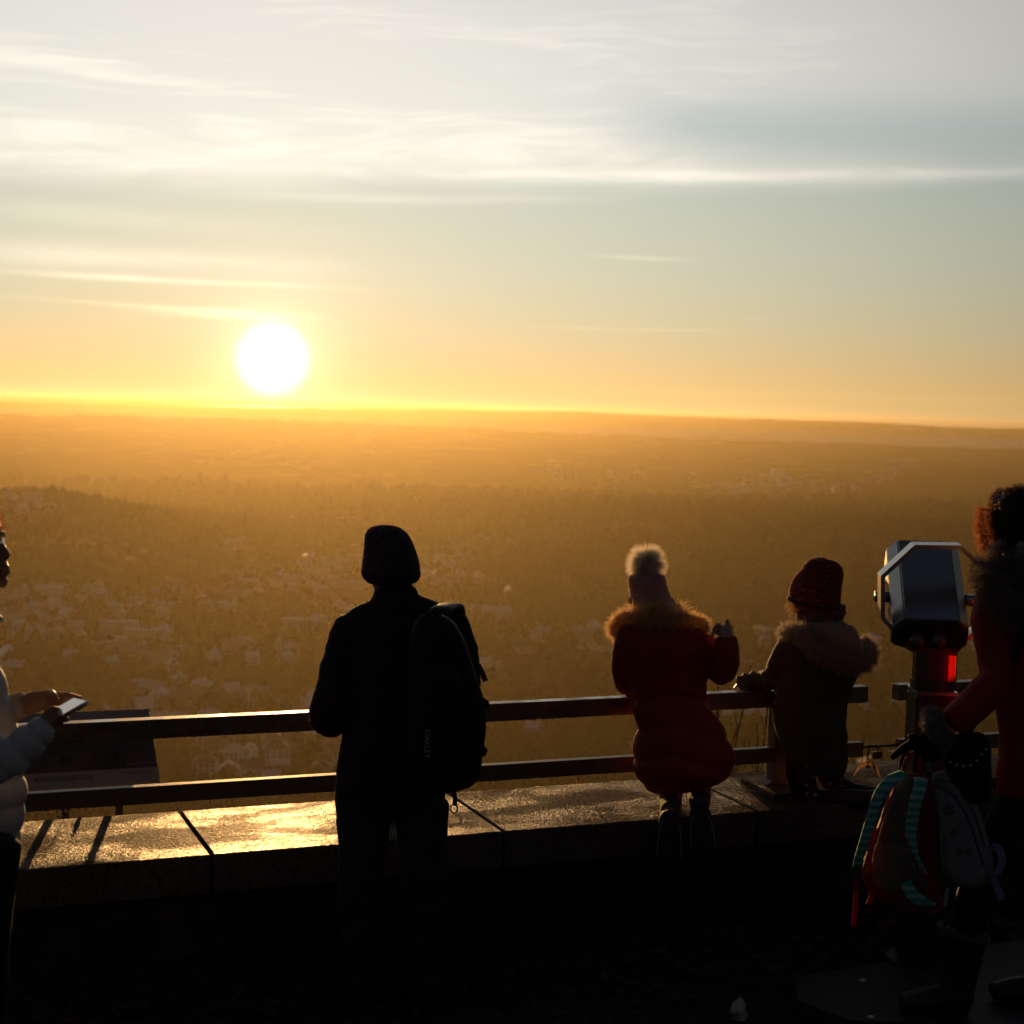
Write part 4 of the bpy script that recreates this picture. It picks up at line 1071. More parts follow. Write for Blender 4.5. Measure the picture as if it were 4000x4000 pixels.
def f(bm):
    headshape(bm,hg-UPV*.02,Vector((-.1,1,0)).normalized(),Vector((1,.1,0)).normalized(),.82)
    loft(bm,[(hg-UPV*.03,.045,.05,SIDE),(hg-UPV*.17,.05,.05,SIDE)])
    loft(bm,sil(ZG,[(540,260,560),(800,290,570),(1100,310,650),(1350,350,600)],DG,.5))
    loft(bm,limb(ZG,[(x,y,r_*.5,d_) for x,y,r_,d_ in gl],DG)); loft(bm,limb(ZG,[(x,y,r_*.5,d_) for x,y,r_,d_ in gr],DG))
    for xk in(430,590): loft(bm,[(PD(*ZG(xk,1250),DG),.055,.06,SIDE),(PD(*ZG(xk+10,1460),DG+.05),.045,.045,SIDE),(PD(*ZG(xk+10,1500),DG-.05),.035,.035,SIDE),(PD(*ZG(xk,1520),DG-.16),.028,.028,SIDE)])
    hand(bm,PD(*ZG(300,862),DG+.27),Vector((.8,.3,.1)),UPV,.75,.5,1)
remesh('body',f,MSKIN,pg,.007,2)
eyes(hg,Vector((-.1,1,0)).normalized(),Vector((1,.1,0)).normalized(),pg,.92)
# glove: fist with thumb and finger raised
MGLV=knit('light_glove',(.55,.45,.40))
gD=DG-.13
def f(bm):
    L=lambda pts: loft(bm,limb(ZG,pts,gD),12)
    L([(738,600,34,0),(738,555,36,0),(730,525,36,0),(722,508,28,0)])
    L([(752,545,13,-.01),(752,510,13,-.01),(747,485,12,-.012),(745,471,10,-.012)])      # index finger up
    L([(715,520,11,-.02),(702,500,11,-.03),(694,492,10,-.03),(690,505,9,-.035)])
    L([(705,535,11,-.01),(690,517,11,-.02),(678,515,10,-.03),(674,530,9,-.03)])
    L([(705,550,10,.0),(685,535,10,-.01),(673,540,9,-.02),(670,553,8,-.02)])
    L([(760,560,12,.02),(768,530,11,.03),(765,505,10,.03),(757,495,9,.03)])
remesh('glove',f,MGLV,pg,.0035,1)
def f(bm):
    loft(bm,sil(ZG,gt,DG,.6)); loft(bm,limb(ZG,gl,DG)); loft(bm,limb(ZG,gr,DG))
zg0=PD(*ZG(440,850),DG).z; cxg=PD(*ZG(440,1100),DG)
def quilt(co,no):
    d_=.006*nz(co,7,11.)-.003*np.abs(nz(co,19,2.,(1,1,2)))
    u=(co[:,0]-cxg.x)*SIDE.x+(co[:,1]-cxg.y)*SIDE.y
    s=(zg0-co[:,2]+np.abs(u+.0)*-.30)/.125
    q_=np.abs(np.sin(np.pi*s)); w_=(co[:,2]<zg0+.02)
    return d_+w_*(.018*(q_**.5)-.014)
coatg=remesh('coat',f,MRC,pg,.0085,1,quilt)
# hood lying on the back
hr=[(478,230,560,.42,-.05),(520,165,628,.40,-.07),(580,150,640,.36,-.08),(650,185,612,.32,-.09),(720,240,555,.28,-.09),(780,300,490,.22,-.08),(815,345,440,.16,-.07)]
hd=remesh('hood',lambda bm:loft(bm,sil(ZG,hr,DG,.4)),MRC,pg,.009,2,lambda co,no:.005*nz(co,9,1.))
def path(Z,pts,D): 
    return [c[0] for c in dens_chain([(PD(*Z(x,y),D+d_),.01,.01,SIDE) for x,y,d_ in pts],4)]
fp=path(ZG,[(175,560,.10),(138,520,.03),(185,468,-.04),(270,462,-.10),(370,478,-.13),(470,472,-.13),(560,480,-.09),(615,510,-.03),(590,520,.08)],DG)
rd_=[.016+.013*math.sin(math.pi*i/(len(fp)-1)) for i in range(len(fp))]
bm=bmesh.new(); tube(bm,fp,rd_,12); frombm('fur_lining',bm,MFURG,hd,True)
P,Nn=on_tube(fp,rd_,9000,3); fur('fur_trim',P,Nn,.034,.0017,MFURG,pg,droop=.5,jit=.55,curl=.6,seed=4)
fp2=path(ZG,[(250,440,-.02),(330,430,-.09),(420,425,-.09),(490,440,-.03)],DG)
P,Nn=on_tube(fp2,[.022]*len(fp2),2600,5); fur('hair',P,Nn,.06,.0016,MFURG,pg,droop=1.2,jit=.5,curl=.6,seed=6)
# hat + pompom
MPINK=knit('pink_wool',(.52,.30,.28))
rows=[(222,245,395,.9),(232,222,410,1.),(250,210,415,1.05),(290,212,424,1.08),(330,218,438,1.1),(370,222,455,1.1),(400,226,466,1.1),(412,250,455,1.05)]
hat=remesh('knitted_hat',lambda bm:loft(bm,sil(ZG,rows,DG+.05,1.)),MPINK,pg,.005,1,lambda co,no:.003*nz(co,12,4.)+.0015*np.sin(co[:,2]*260))
rows=[(352,214,452,1.1),(375,217,466,1.12),(400,221,472,1.12),(412,228,470,1.1)]
def ribs(co,no):
    c_=PD(*ZG(340,380),DG+.05); an=np.arctan2(co[:,1]-c_.y,co[:,0]-c_.x); return .0022*np.sin(an*64)
remesh('ribbed_cuff',lambda bm:loft(bm,sil(ZG,rows,DG+.05,1.)),MPINK,hat,.004,1,ribs)
MPOM=mat('white_pompom',(.88,.82,.72),.6,trans=.75)
pc=PD(*ZG(312,168),DG+.05); pr_=(PD(*ZG(366,168),DG)-PD(*ZG(312,168),DG)).length
bm=bmesh.new(); bmesh.ops.create_icosphere(bm,subdivisions=3,radius=pr_*.72)
for v in bm.verts: v.co=v.co*(1+.12*noise.noise(v.co*40)); v.co+=pc
pom=frombm('pompom',bm,MPOM,pg,True)
g_=np.random.default_rng(2); n_=11000; v=g_.normal(0,1,(n_,3)); v/=np.linalg.norm(v,axis=1)[:,None]
fur('pompom_fur',np.array(pc)[None]+v*pr_*.70,v,.062,.0011,MPOM,pom,droop=.12,jit=.28,curl=.25,seed=8)
# leggings and sneakers hanging over the edge of the coping
MLEG=cloth('grey_leggings',(.07,.065,.06),.9,.3)
def f(bm):
    loft(bm,limb(ZG,[(440,1330,75,.06),(440,1440,62,.05),(442,1478,58,-.04),(440,1500,50,-.13)],DG)); loft(bm,limb(ZG,[(585,1300,75,.06),(592,1400,62,.05),(595,1450,58,-.04),(598,1475,50,-.13)],DG))
remesh('leggings',f,MLEG,pg,.007,2,lambda co,no:.003*nz(co,20,3.))
MSNK=cloth('dark_sneaker',(.018,.016,.02),.6,.05); MPIPE=mat('pale_piping',(.28,.26,.25),.6)
for (xa,ya,xb,yb,lean) in((436,1530,424,1835,-.2),(598,1500,618,1775,.2)):
    a_=PD(*ZG(xa,ya),DG-.20); b_=PD(*ZG(xb,yb),DG-.27); dv=(b_-a_)
    def f(bm,a_=a_,b_=b_,dv=dv):
        ch=[(a_-dv*.06,.034,.030,SIDE),(a_+dv*.05,.044,.038,SIDE),(a_+dv*.35,.047,.036,SIDE),(a_+dv*.7,.052,.034,SIDE),(a_+dv*.95,.042,.028,SIDE)]
        loft(bm,dens_chain(ch))
    sn=remesh('sneaker',f,MSNK,pg,.005,1)
    pts=[]
    for t_ in np.linspace(-1,1,15):
        w_=.046*math.sin(min(1,max(-1,t_*1.15))*math.pi/2); dn=abs(t_)**2.2*.75
        pts.append(a_+dv*(dn-.03)+SIDE*(w_*(1+.1*dn))-DEP*.030)
    tubo('piping',pts,.0022,MPIPE,sn,6)
# ================================================================ CHILD IN THE DOTTED BEANIE
DK=6.98
pkd=empty('person',(PD(*ZK(600,1600),DK).x,PD(*ZK(600,1600),DK).y,ZL),'kneeling child in red dotted beanie and olive coat with fur-trimmed hood','person')
MOL=cloth('olive_coat',(.055,.062,.045),.8,.3,trans=.03); MFURK=mat('brown_fur',(.42,.35,.27),.6,trans=.5,var=.4,vs=60)
hk=PD(*ZK(600,330),DK); fwK=Vector((-.62,.78,0)).normalized(); rkK=Vector((.78,.62,0)).normalized()
ka=[(455,660,68,.0),(410,760,76,.02),(375,850,80,.05),(330,895,72,.08),(250,900,62,.12),(180,905,56,.15),(140,915,48,.17)]
kb=[(800,720,70,.05),(830,830,60,.12),(800,920,55,.2),(720,940,48,.28)]
kt=[(560,500,790,.6),(600,440,845,.6),(660,400,870,.62),(740,392,880,.64),(820,385,880,.64),(880,378,868,.64),(950,368,850,.64),(1020,360,826,.64),(1090,352,820,.64),(1160,348,820,.64),(1230,368,828,.64),(1310,398,832,.64),(1390,424,828,.64),(1440,442,818,.62),(1476,468,806,.6)]
def f(bm):
    headshape(bm,hk-UPV*.01,fwK,rkK,.86); loft(bm,[(hk-UPV*.03,.045,.05,SIDE),(hk-UPV*.18,.05,.05,SIDE)])
    loft(bm,sil(ZK,[(600,520,760),(900,460,760),(1300,480,760),(1450,500,740)],DK,.5))
    loft(bm,limb(ZK,[(x,y,r_*.5,d_) for x,y,r_,d_ in ka],DK)); loft(bm,limb(ZK,[(x,y,r_*.5,d_) for x,y,r_,d_ in kb],DK))
    hand(bm,PD(*ZK(235,925),DK+.17),Vector((-.9,.5,0)),UPV,.72,.6,-1); hand(bm,PD(*ZK(715,940),DK+.29),Vector((-.9,.5,0)),UPV,.72,.6,-1)
    loft(bm,limb(ZK,[(540,1430,60,0),(560,1600,50,.0),(700,1640,40,.0),(900,1650,34,-.02)],DK))
remesh('body',f,MSKIN,pkd,.007,2); eyes(hk,fwK,rkK,pkd,.93)
def slv(co,no):
    d_=.006*nz(co,8,21.)-.006*np.abs(nz(co,15,3.,(1,1,2)))
    e_=PD(*ZK(250,900),DK+.12); u=(co[:,0]-e_.x)*SIDE.x+(co[:,1]-e_.y)*SIDE.y; w_=np.exp(-((u)/.12)**2)*(np.abs(co[:,2]-e_.z)<.09)
    return d_+w_*.006*np.sin(u*170+co[:,2]*60)
remesh('coat',lambda bm:(loft(bm,sil(ZK,kt,DK,.6)),loft(bm,limb(ZK,ka,DK)),loft(bm,limb(ZK,kb,DK))),MOL,pkd,.0085,1,slv)
def dots(q,co,c):
    x_,y_,z_=q.sep(co); u=q.m('ADD',q.m('MULTIPLY',x_,1.),q.m('MULTIPLY',y_,.75))
    rw=q.m('FLOOR',q.m('DIVIDE',z_,.021)); sh=q.m('MULTIPLY',q.m('MODULO',rw,2.),.5)
    fu=q.m('SUBTRACT',q.m('FRACT',q.m('ADD',q.m('DIVIDE',u,.040),sh)),.5); fz=q.m('SUBTRACT',q.m('FRACT',q.m('DIVIDE',z_,.021)),.5)
    d_=q.m('ADD',q.m('ABSOLUTE',q.m('SUBTRACT',fz,q.m('MULTIPLY',q.m('ABSOLUTE',fu),1.6))),q.m('MULTIPLY',q.m('ABSOLUTE',fu),.9))
    return q.mix(q.m('LESS_THAN',d_,.17),c,(.34,.16,.10))
MDOT=knit('dotted_red_wool',(.17,.036,.024),extra=dots)
rows=[(132,610,695,.8),(142,578,722,.9),(160,556,752,.95),(190,536,782,1.),(225,512,792,1.02),(260,486,792,1.05),(295,468,784,1.08),(335,457,779,1.1),(375,451,776,1.1),(405,456,775,1.1),(428,492,770,1.)]
def f(bm):
    loft(bm,sil(ZK,rows,DK,1.)); loft(bm,limb(ZK,[(690,175,40,-.01),(735,200,50,-.01),(755,238,46,-.01),(745,270,34,-.0)],DK))
hat2=remesh('dotted_beanie',f,MDOT,pkd,.005,1,lambda co,no:.004*nz(co,11,9.)-.003*np.abs(nz(co,22,5.)))
rows=[(378,446,700,1.1,-.0),(400,450,720,1.1),(425,480,740,1.05),(440,520,745,1.)]
# dark inner band follows the tilted brim
cen=PD(*ZK(612,410),DK); rr_=.5*(PD(*ZK(778,400),DK)-PD(*ZK(449,400),DK)).length
bm=bmesh.new(); pts=[]
for i in range(33):
    a_=2*math.pi*i/32; p=cen+SIDE*rr_*math.cos(a_)*.985-DEP*rr_*1.0*math.sin(a_); p.z+=.012*math.cos(a_+math.pi)*1.+.004-.014*math.sin(a_)*.6; pts.append(p)
tube(bm,pts,.008,8,False); frombm('brim_band',bm,mat('dark_band',(.03,.012,.014),.9),hat2,True)
# blond hair wisps at the cheek
P,Nn=on_tube(path(ZK,[(462,405,0),(472,430,0),(488,455,0)],DK),.006,260,3); fur('hair',P,Nn,.04,.0014,mat('blond_hair',(.45,.28,.12),.5,trans=.5),pkd,droop=1.6,jit=.3,curl=.4,seed=3)
MSCF=knit('rose_scarf',(.16,.075,.075))
def f(bm):
    for (y,xl,xr,t_) in((446,520,812,24),(478,498,812,24),(508,492,800,24),(535,500,770,22)):
        c_=PD(*ZK((xl+xr)/2,y),DK); ra_=.5*(PD(*ZK(xr,y),DK)-PD(*ZK(xl,y),DK)).length; tt=(PD(*ZK(t_,0),DK)-PD(*ZK(0,0),DK)).length
        pts=[c_+SIDE*(ra_-tt)*math.cos(a_)+DEP*(ra_-tt)*.9*math.sin(a_)+UPV*.010*math.cos(a_+.6) for a_ in np.linspace(0,2*math.pi,30)[:-1]]
        pts.append(pts[0]); tube(bm,pts,tt,10)
    loft(bm,sil(ZK,[(440,545,790),(500,520,780),(545,530,760)],DK,.8))
remesh('scarf',f,MSCF,pkd,.006,1,lambda co,no:.003*nz(co,25,3.,(1,1,3)))
MFLC=cloth('beige_fleece',(.30,.22,.17),.95,.6,.003,90)
hrw=[(520,575,800,.5,-.05),(545,548,850,.5,-.07),(590,550,885,.5,-.08),(640,575,903,.48,-.09),(700,640,912,.42,-.09),(750,720,905,.36,-.08)]
def fold(co,no):
    c_=PD(*ZK(700,600),DK); u=(co[:,0]-c_.x)*SIDE.x+(co[:,1]-c_.y)*SIDE.y
    return .004*nz(co,12,2.)-.006*np.exp(-((np.mod(u+.02,.062)-.031)/.006)**2)
hdk=remesh('hood',lambda bm:loft(bm,sil(ZK,hrw,DK,.5)),MFLC,pkd,.008,1,fold)
fp=path(ZK,[(450,615,.08),(440,600,.0),(500,592,-.08),(560,610,-.14),(610,680,-.17),(690,730,-.18),(780,765,-.17),(860,790,-.15),(930,775,-.12),(965,740,-.08),(945,690,-.03),(915,645,.02)],DK)
rd_=[.020+.016*math.sin(math.pi*i/(len(fp)-1)) for i in range(len(fp))]
bm=bmesh.new(); tube(bm,fp,rd_,12); frombm('fur_lining',bm,MFURK,hdk,True)
P,Nn=on_tube(fp,rd_,10000,13); fur('fur_trim',P,Nn,.038,.0017,MFURK,pkd,droop=.6,jit=.55,curl=.6,seed=14)
def flor(q,co,c):
    vo=q.n('ShaderNodeTexVoronoi',feature='F1'); q.put(vo.inputs['Vector'],co); vo.inputs['Scale'].default_value=26.
    m_=q.m('LESS_THAN',q.m('ADD',vo.outputs['Distance'],q.m('MULTIPLY',q.noise(co,130,2,.5),.35)),.40)
    return q.mix(m_,c,(.42,.26,.24))
MFLO=cloth('flowered_trousers',(.035,.010,.010),.9,.2,extra=flor)
def f(bm):
    loft(bm,limb(ZK,[(520,1380,92,.0),(528,1480,92,-.03),(540,1560,88,-.04),(560,1615,76,-.04),(620,1640,64,-.05),(720,1640,56,-.06)],DK))
    loft(bm,limb(ZK,[(700,1380,92,.05),(715,1480,88,.06),(720,1545,60,.06),(790,1560,46,.05),(850,1585,44,.0)],DK))
remesh('trousers',f,MFLO,pkd,.007,1,lambda co,no:.004*nz(co,14,3.))
MBOOT=mat('dark_boot',(.02,.017,.014),.7,bump=.002,bs=40)
remesh('boot',lambda bm:loft(bm,limb(ZK,[(740,1640,62,-.06),(850,1645,66,-.08),(950,1650,60,-.09),(1010,1650,66,-.10),(1030,1680,58,-.10)],DK)),MBOOT,pkd,.007,1)
remesh('boot',lambda bm:loft(bm,limb(ZK,[(800,1585,50,.03),(890,1600,52,.0),(970,1610,48,-.01),(1020,1622,50,-.02)],DK)),MBOOT,pkd,.007,1)
tubo('boot_rimlight',path(ZK,[(760,1565,-.02),(820,1562,0),(900,1572,0),(960,1582,0),(1010,1572,0)],DK),.006,mat('boot_rimlight_tone',(.25,.15,.08),.9,trans=.3),pkd,6)  # rim light along the boot tops, put in as a lighter tube

fuzz(hat,6000,.007,(.75,.52,.45),53,name='wool_rim_fuzz')
fuzz(hat2,2500,.005,(.45,.13,.06),54,name='wool_rim_fuzz')

fuzz(coatg,9000,.005,(.60,.11,.03),55,name='coat_rim_nap')
# ================================================================ WOMAN AT THE RIGHT EDGE
DW=5.62
MRW=cloth('dark_red_coat',(.30,.018,.016),.75,.15,.0015,140,.15); MHAIR=mat('dark_hair',(.07,.022,.010),.45,trans=.5,spec=.6)
pw_=empty('person',(PD(*ZT(1180,1400),DW).x,PD(*ZT(1180,1400),DW).y,ZP),'woman with dark curly hair and hair clip in dark red coat at right edge','person')
hw_=PD(*ZT(1120,330),DW); fwW=Vector((-.25,.97,0)).normalized(); rwW=Vector((.97,.25,0)).normalized()
wa=[(905,830,95,.0),(890,1000,112,-.04),(925,1200,118,-.08),(950,1400,122,-.12),(850,1530,124,-.16),(740,1640,112,-.18),(655,1700,100,-.18)]
wt=[(740,930,1330,.5),(800,870,1400,.5),(950,850,1420,.52),(1150,860,1430,.52),(1350,880,1450,.54),(1550,930,1480,.56),(1800,960,1520,.58),(2050,955,1560,.6),(2210,950,1580,.6)]
def f(bm):
    headshape(bm,hw_,fwW,rwW,.92); loft(bm,[(hw_-UPV*.03,.05,.055,SIDE),(hw_-UPV*.2,.06,.06,SIDE)])
    loft(bm,sil(ZT,[(800,1010,1260),(1200,1010,1300),(1700,1060,1380),(2100,1080,1400)],DW,.4))
    loft(bm,limb(ZT,[(x,y,r_*.45,d_) for x,y,r_,d_ in wa],DW))
    loft(bm,[(PD(*ZT(1355,900),DW),.035,.035,SIDE),(PD(*ZT(1430,1150),DW),.035,.035,SIDE),(PD(*ZT(1448,1350),DW),.035,.035,SIDE),(PD(*ZT(1400,1700),DW),.03,.03,SIDE)]); hand(bm,PD(*ZT(1395,1720),DW),-UPV,SIDE,1.,.5,1)
    loft(bm,limb(ZW,[(1130,650,60,0),(1010,900,55,-.05),(900,1180,50,-.08),(855,1400,45,-.08),(830,1700,35,-.08)],DW)); loft(bm,limb(ZW,[(1330,660,55,.05),(1290,1000,50,.05),(1300,1450,45,.05),(1305,1750,35,.05)],DW))
remesh('body',f,MSKIN,pw_,.008,2); eyes(hw_,fwW,rwW,pw_,1.)
remesh('coat',lambda bm:(loft(bm,sil(ZT,wt,DW,.5)),loft(bm,limb(ZT,wa,DW)),loft(bm,limb(ZT,[(1350,850,100,0),(1430,1100,110,0),(1450,1350,110,0),(1400,1650,90,0)],DW))),MRW,pw_,.010,1,lambda co,no:.010*nz(co,6,31.)-.010*np.abs(nz(co,9,3.,(1,1,1.6))))
# hair: cap volume plus curly strands
def f(bm):
    loft(bm,sil(ZT,[(110,1030,1220,.9),(150,965,1270,1.),(230,930,1310,1.05),(330,930,1320,1.05),(430,945,1315,1.),(500,975,1290,.9)],DW-.02,1.))
hr_=remesh('hair',f,MHAIR,pw_,.009,1,lambda co,no:.014*nz(co,14,3.)+.008*nz(co,35,7.))
g_=np.random.default_rng(12); me=hr_.data; nv=len(me.vertices); co=np.empty(nv*3,np.float32); me.vertices.foreach_get('co',co); co=co.reshape(-1,3); no=np.empty(nv*3,np.float32); me.vertex_normals.foreach_get('vector',no); no=no.reshape(-1,3)
ii=g_.integers(0,nv,14000); fur('hair_strands',co[ii],no[ii],.030,.0013,MHAIR,hr_,droop=.9,jit=.7,curl=1.3,seed=15)
P,Nn=on_tube(path(ZT,[(900,240,0),(885,330,0),(900,430,0),(930,510,0)],DW),[.018,.02,.022,.022,.022,.022,.022,.022,.022,.022,.02,.018,.018][:13],3000,6); fur('side_locks',P,Nn,.045,.0013,mat('rimlit_lock',(.36,.11,.03),.4,trans=.6),hr_,droop=1.8,jit=.4,curl=1.0,seed=16)  # sunlit rim of the dark hair put into the colour of these locks
MCLIP=mat('silver_clip',(.55,.55,.58),.3,metal=.8)
pts=[PD(*ZT(x,y),DW-.135) for x,y in((922,188),(935,168),(965,155),(1000,152),(1004,162),(980,172),(950,190),(930,198),(922,188))]
tubo('hair_clip',pts,.0022,MCLIP,pw_,6)
# pale scarf and fur hood
MSCW=cloth('pale_scarf',(.30,.29,.33),.9,.4)
remesh('scarf',lambda bm:(loft(bm,limb(ZT,[(1000,470,30,-.08),(955,520,45,-.08),(925,600,48,-.06),(925,680,45,-.04)],DW)),loft(bm,limb(ZT,[(1130,480,30,-.13),(1090,560,38,-.14),(1060,640,40,-.14)],DW))),MSCW,pw_,.006,1)
MFURW=mat('grey_brown_fur',(.20,.15,.12),.7,trans=.3,var=.4,vs=50)
fp=path(ZT,[(890,700,.0),(960,660,-.10),(1000,760,-.15),(1060,850,-.18),(1150,890,-.18),(1260,880,-.16)],DW)
rd_=[.03+.03*math.sin(math.pi*i/(len(fp)-1)) for i in range(len(fp))]
bm=bmesh.new(); tube(bm,fp,rd_,12); fl=frombm('fur_collar',bm,MFURW,pw_,True)
P,Nn=on_tube(fp,rd_,9000,3); fur('fur_trim',P,Nn,.06,.0016,MFURW,fl,droop=.7,jit=.5,curl=.7,seed=24)
fp=path(ZT,[(1060,560,-.10),(1020,640,-.12),(1000,720,-.13)],DW); P,Nn=on_tube(fp,.04,3500,9); fur('fur_trim',P,Nn,.06,.0016,MFURW,fl,droop=.7,jit=.5,curl=.7,seed=25)
# cuff of fur and black glove holding the bags
DC=DW-.18
MFC=mat('grey_cuff_fur',(.22,.20,.20),.8,trans=.2)
cp=[PD(*ZW(x,y),DC+d_) for x,y,d_ in((655,130,-.02),(640,175,-.06),(672,230,-.07),(720,270,-.05),(745,295,.0),(700,235,.07),(660,170,.06),(655,130,-.02))]
bm=bmesh.new(); tube(bm,cp,.022,10); cf=frombm('sleeve_cuff',bm,MFC,pw_,True)
P,Nn=on_tube(cp,.022,7000,4); fur('cuff_fur',P,Nn,.022,.0013,MFC,cf,droop=.1,jit=.5,curl=.4,seed=31)
MGL=cloth('black_glove',(.010,.007,.007),.8,.1)
def f(bm):
    L=lambda pts,fl=1.: loft(bm,limb(ZW,pts,DC,flat=fl),12)
    L([(700,210,55,0),(655,265,62,0),(615,320,66,-.01),(575,340,58,-.02)],.6)
    L([(570,270,26,-.02),(535,262,20,-.03),(522,268,16,-.03)])                                   # knuckle
    L([(560,300,32,-.02),(500,325,26,-.05),(455,360,23,-.06),(420,385,19,-.06)])                 # thumb pointing left
    L([(575,340,22,-.04),(565,372,20,-.06),(580,388,18,-.03),(600,380,16,.0)])
    L([(612,350,22,-.04),(606,382,20,-.06),(622,394,18,-.03),(640,384,16,.0)])
    L([(650,350,22,-.04),(648,384,20,-.06),(662,396,18,-.03),(678,384,16,.0)])
    L([(690,335,20,-.03),(692,372,18,-.05),(704,386,16,-.03),(712,372,15,.0)])
remesh('glove',f,MGL,pw_,.005,1)
MTIG=cloth('black_tights',(.010,.009,.009),.85,.05)
remesh('leggings',lambda bm:(loft(bm,limb(ZW,[(1130,640,105,.0),(1010,900,100,-.05),(900,1180,100,-.08),(855,1400,104,-.08)],DW)),loft(bm,limb(ZW,[(1330,650,100,.05),(1290,1000,95,.05),(1300,1450,90,.05)],DW))),MTIG,pw_,.009,1)
MBT=mat('black_boot',(.016,.017,.016),.55,bump=.002,bs=50)
bz=ZP+.002
def f(bm):
    loft(bm,limb(ZW,[(840,1405,140,-.08),(835,1500,118,-.08),(815,1620,108,-.08),(800,1720,105,-.08),(790,1790,108,-.08)],DW))
    h_=PD(*ZW(800,1800),DW-.08); h_.z=bz; d_=-SIDE
    s_=DEP
    loft(bm,dens_chain([(h_-d_*.03+UPV*.05,.045,.05,s_),(h_+d_*.05+UPV*.05,.045,.05,s_),(h_+d_*.12+UPV*.042,.05,.042,s_),(h_+d_*.19+UPV*.032,.048,.03,s_)]))
bt=remesh('boot',f,MBT,pw_,.008,1,lambda co,no:.004*nz(co,12,3.))
for v in bt.data.vertices:
    if v.co.z<bz+.012: v.co.z=bz+.001
bm=bmesh.new(); c_=PD(*ZW(840,1402),DW-.08); ra_=(PD(*ZW(980,1402),DW-.08)-c_).length
tube(bm,[c_+SIDE*ra_*.98*math.cos(a_)-DEP*ra_*.98*math.sin(a_)+UPV*(-.02*math.cos(a_)) for a_ in np.linspace(0,2*math.pi,25)],.011,8,False); frombm('boot_rim',bm,mat('boot_rim',(.06,.055,.045),.9),pw_,True)
def f(bm):
    c_=PD(*ZW(1310,1500),DW+.05); loft(bm,[(c_,.07,.07,SIDE),(Vector((c_.x,c_.y,bz+.06)),.055,.06,SIDE)]); h_=Vector((c_.x,c_.y,bz)); loft(bm,[(h_+SIDE*.02+UPV*.05,.045,.05,DEP),(h_-SIDE*.1+UPV*.045,.048,.045,DEP),(h_-SIDE*.18+UPV*.034,.045,.032,DEP)])
remesh('boot',f,MBT,pw_,.009,1)
# ---------------- black studded shoulder bag
DB=DW-.16
MBAG=cloth('black_bag_fabric',(.009,.009,.009),.7,.1,.002,60)
hb=empty('shoulder_bag',PD(*ZW(870,450),DB),'black shoulder bag with a curved row of silver studs at the side of the woman','bag')
remesh('bag_body',lambda bm:loft(bm,sil(ZW,[(240,800,960,.3),(300,740,990,.34),(400,725,1000,.36),(500,735,1005,.36),(600,760,1000,.34),(650,800,980,.3)],DB,.35)),MBAG,hb,.009,1,lambda co,no:.006*nz(co,15,3.)+.004*nz(co,50,3.))
for i,(x_,y_) in enumerate(((762,414),(800,429),(838,437),(880,430),(914,404),(941,368),(968,338))):
    bm=bmesh.new(); bmesh.ops.create_uvsphere(bm,u_segments=8,v_segments=6,radius=.005); p=PD(*ZW(x_,y_),DB-.085)
    for v in bm.verts: v.co+=p
    frombm('stud',bm,mat('stud',(.55,.55,.55),.25,metal=1.) if i==0 else bpy.data.materials['stud'],hb,True)
strap('bag_strap',[PD(*ZW(850,260),DB),PD(*ZW(960,60),DB+.05),PD(*ZT(1100,1200),DW-.12),PD(*ZT(1140,900),DW-.14)],.03,.006,MBAG,hb)
# ---------------- backpack with turquoise striped straps
D1=DC-.05
b1=empty('backpack',PD(*ZW(500,800),D1),'school backpack with turquoise striped straps and red webbing hanging from the gloved hand','backpack')
MB1=cloth('grey_brown_mesh',(.17,.125,.105),.9,.2,.002,260); MRD=cloth('red_webbing',(.34,.016,.020),.6,.1,trans=.25)
MRD2=cloth('red_nylon',(.22,.020,.022),.7,.1)
def strp(q,co,c):
    x_,y_,z_=q.sep(co); s=q.m('SINE',q.m('MULTIPLY',q.m('ADD',z_,q.m('MULTIPLY',q.noise(co,30,2,.5),.012)),2*math.pi/.026))
    return q.mix(q.mr(s,-.1,.25),(.015,.30,.23),(.26,.46,.42))
MTQ=cloth('turquoise_striped',(.02,.3,.24),.8,.2,extra=strp)
rows=[(480,470,610,.5),(520,435,650,.5),(600,398,680,.5),(700,360,698,.5),(800,330,706,.5),(900,292,708,.5),(1000,250,706,.5),(1060,238,702,.5),(1120,262,696,.5),(1180,320,690,.48),(1240,400,684,.44),(1275,480,660,.4)]
remesh('pack_body',lambda bm:loft(bm,sil(ZW,rows,D1+.06,.5)),MRD2,b1,.008,1,lambda co,no:.006*nz(co,9,3.)-.004*np.abs(nz(co,16,3.)))
rows=[(500,480,560,.4),(560,445,560,.4),(700,390,560,.36),(850,340,560,.34),(1000,300,570,.34),(1100,305,560,.34),(1160,350,500,.3)]
remesh('back_panel',lambda bm:loft(bm,sil(ZW,rows,D1-.035,.35)),MB1,b1,.007,1,lambda co,no:.003*nz(co,14,3.)-.004*np.exp(-((co[:,2]-PD(*ZW(400,860),D1).z)/.008)**2))
zs=(PD(*ZW(100,0),D1)-PD(*ZW(0,0),D1)).length/100
strap('shoulder_strap',[PD(*ZW(x,y),D1+d_) for x,y,d_ in((490,478,-.05),(420,515,-.09),(350,600,-.11),(308,720,-.12),(268,850,-.12),(228,980,-.10),(222,1025,-.08))],(72*zs,46*zs),.014,MTQ,b1)
strap('shoulder_strap',[PD(*ZW(x,y),D1+d_) for x,y,d_ in((590,510,-.05),(585,560,-.10),(555,660,-.12),(538,780,-.12),(535,880,-.12),(560,980,-.11),(615,1090,-.08),(630,1130,-.06))],(78*zs,44*zs),.014,MTQ,b1)
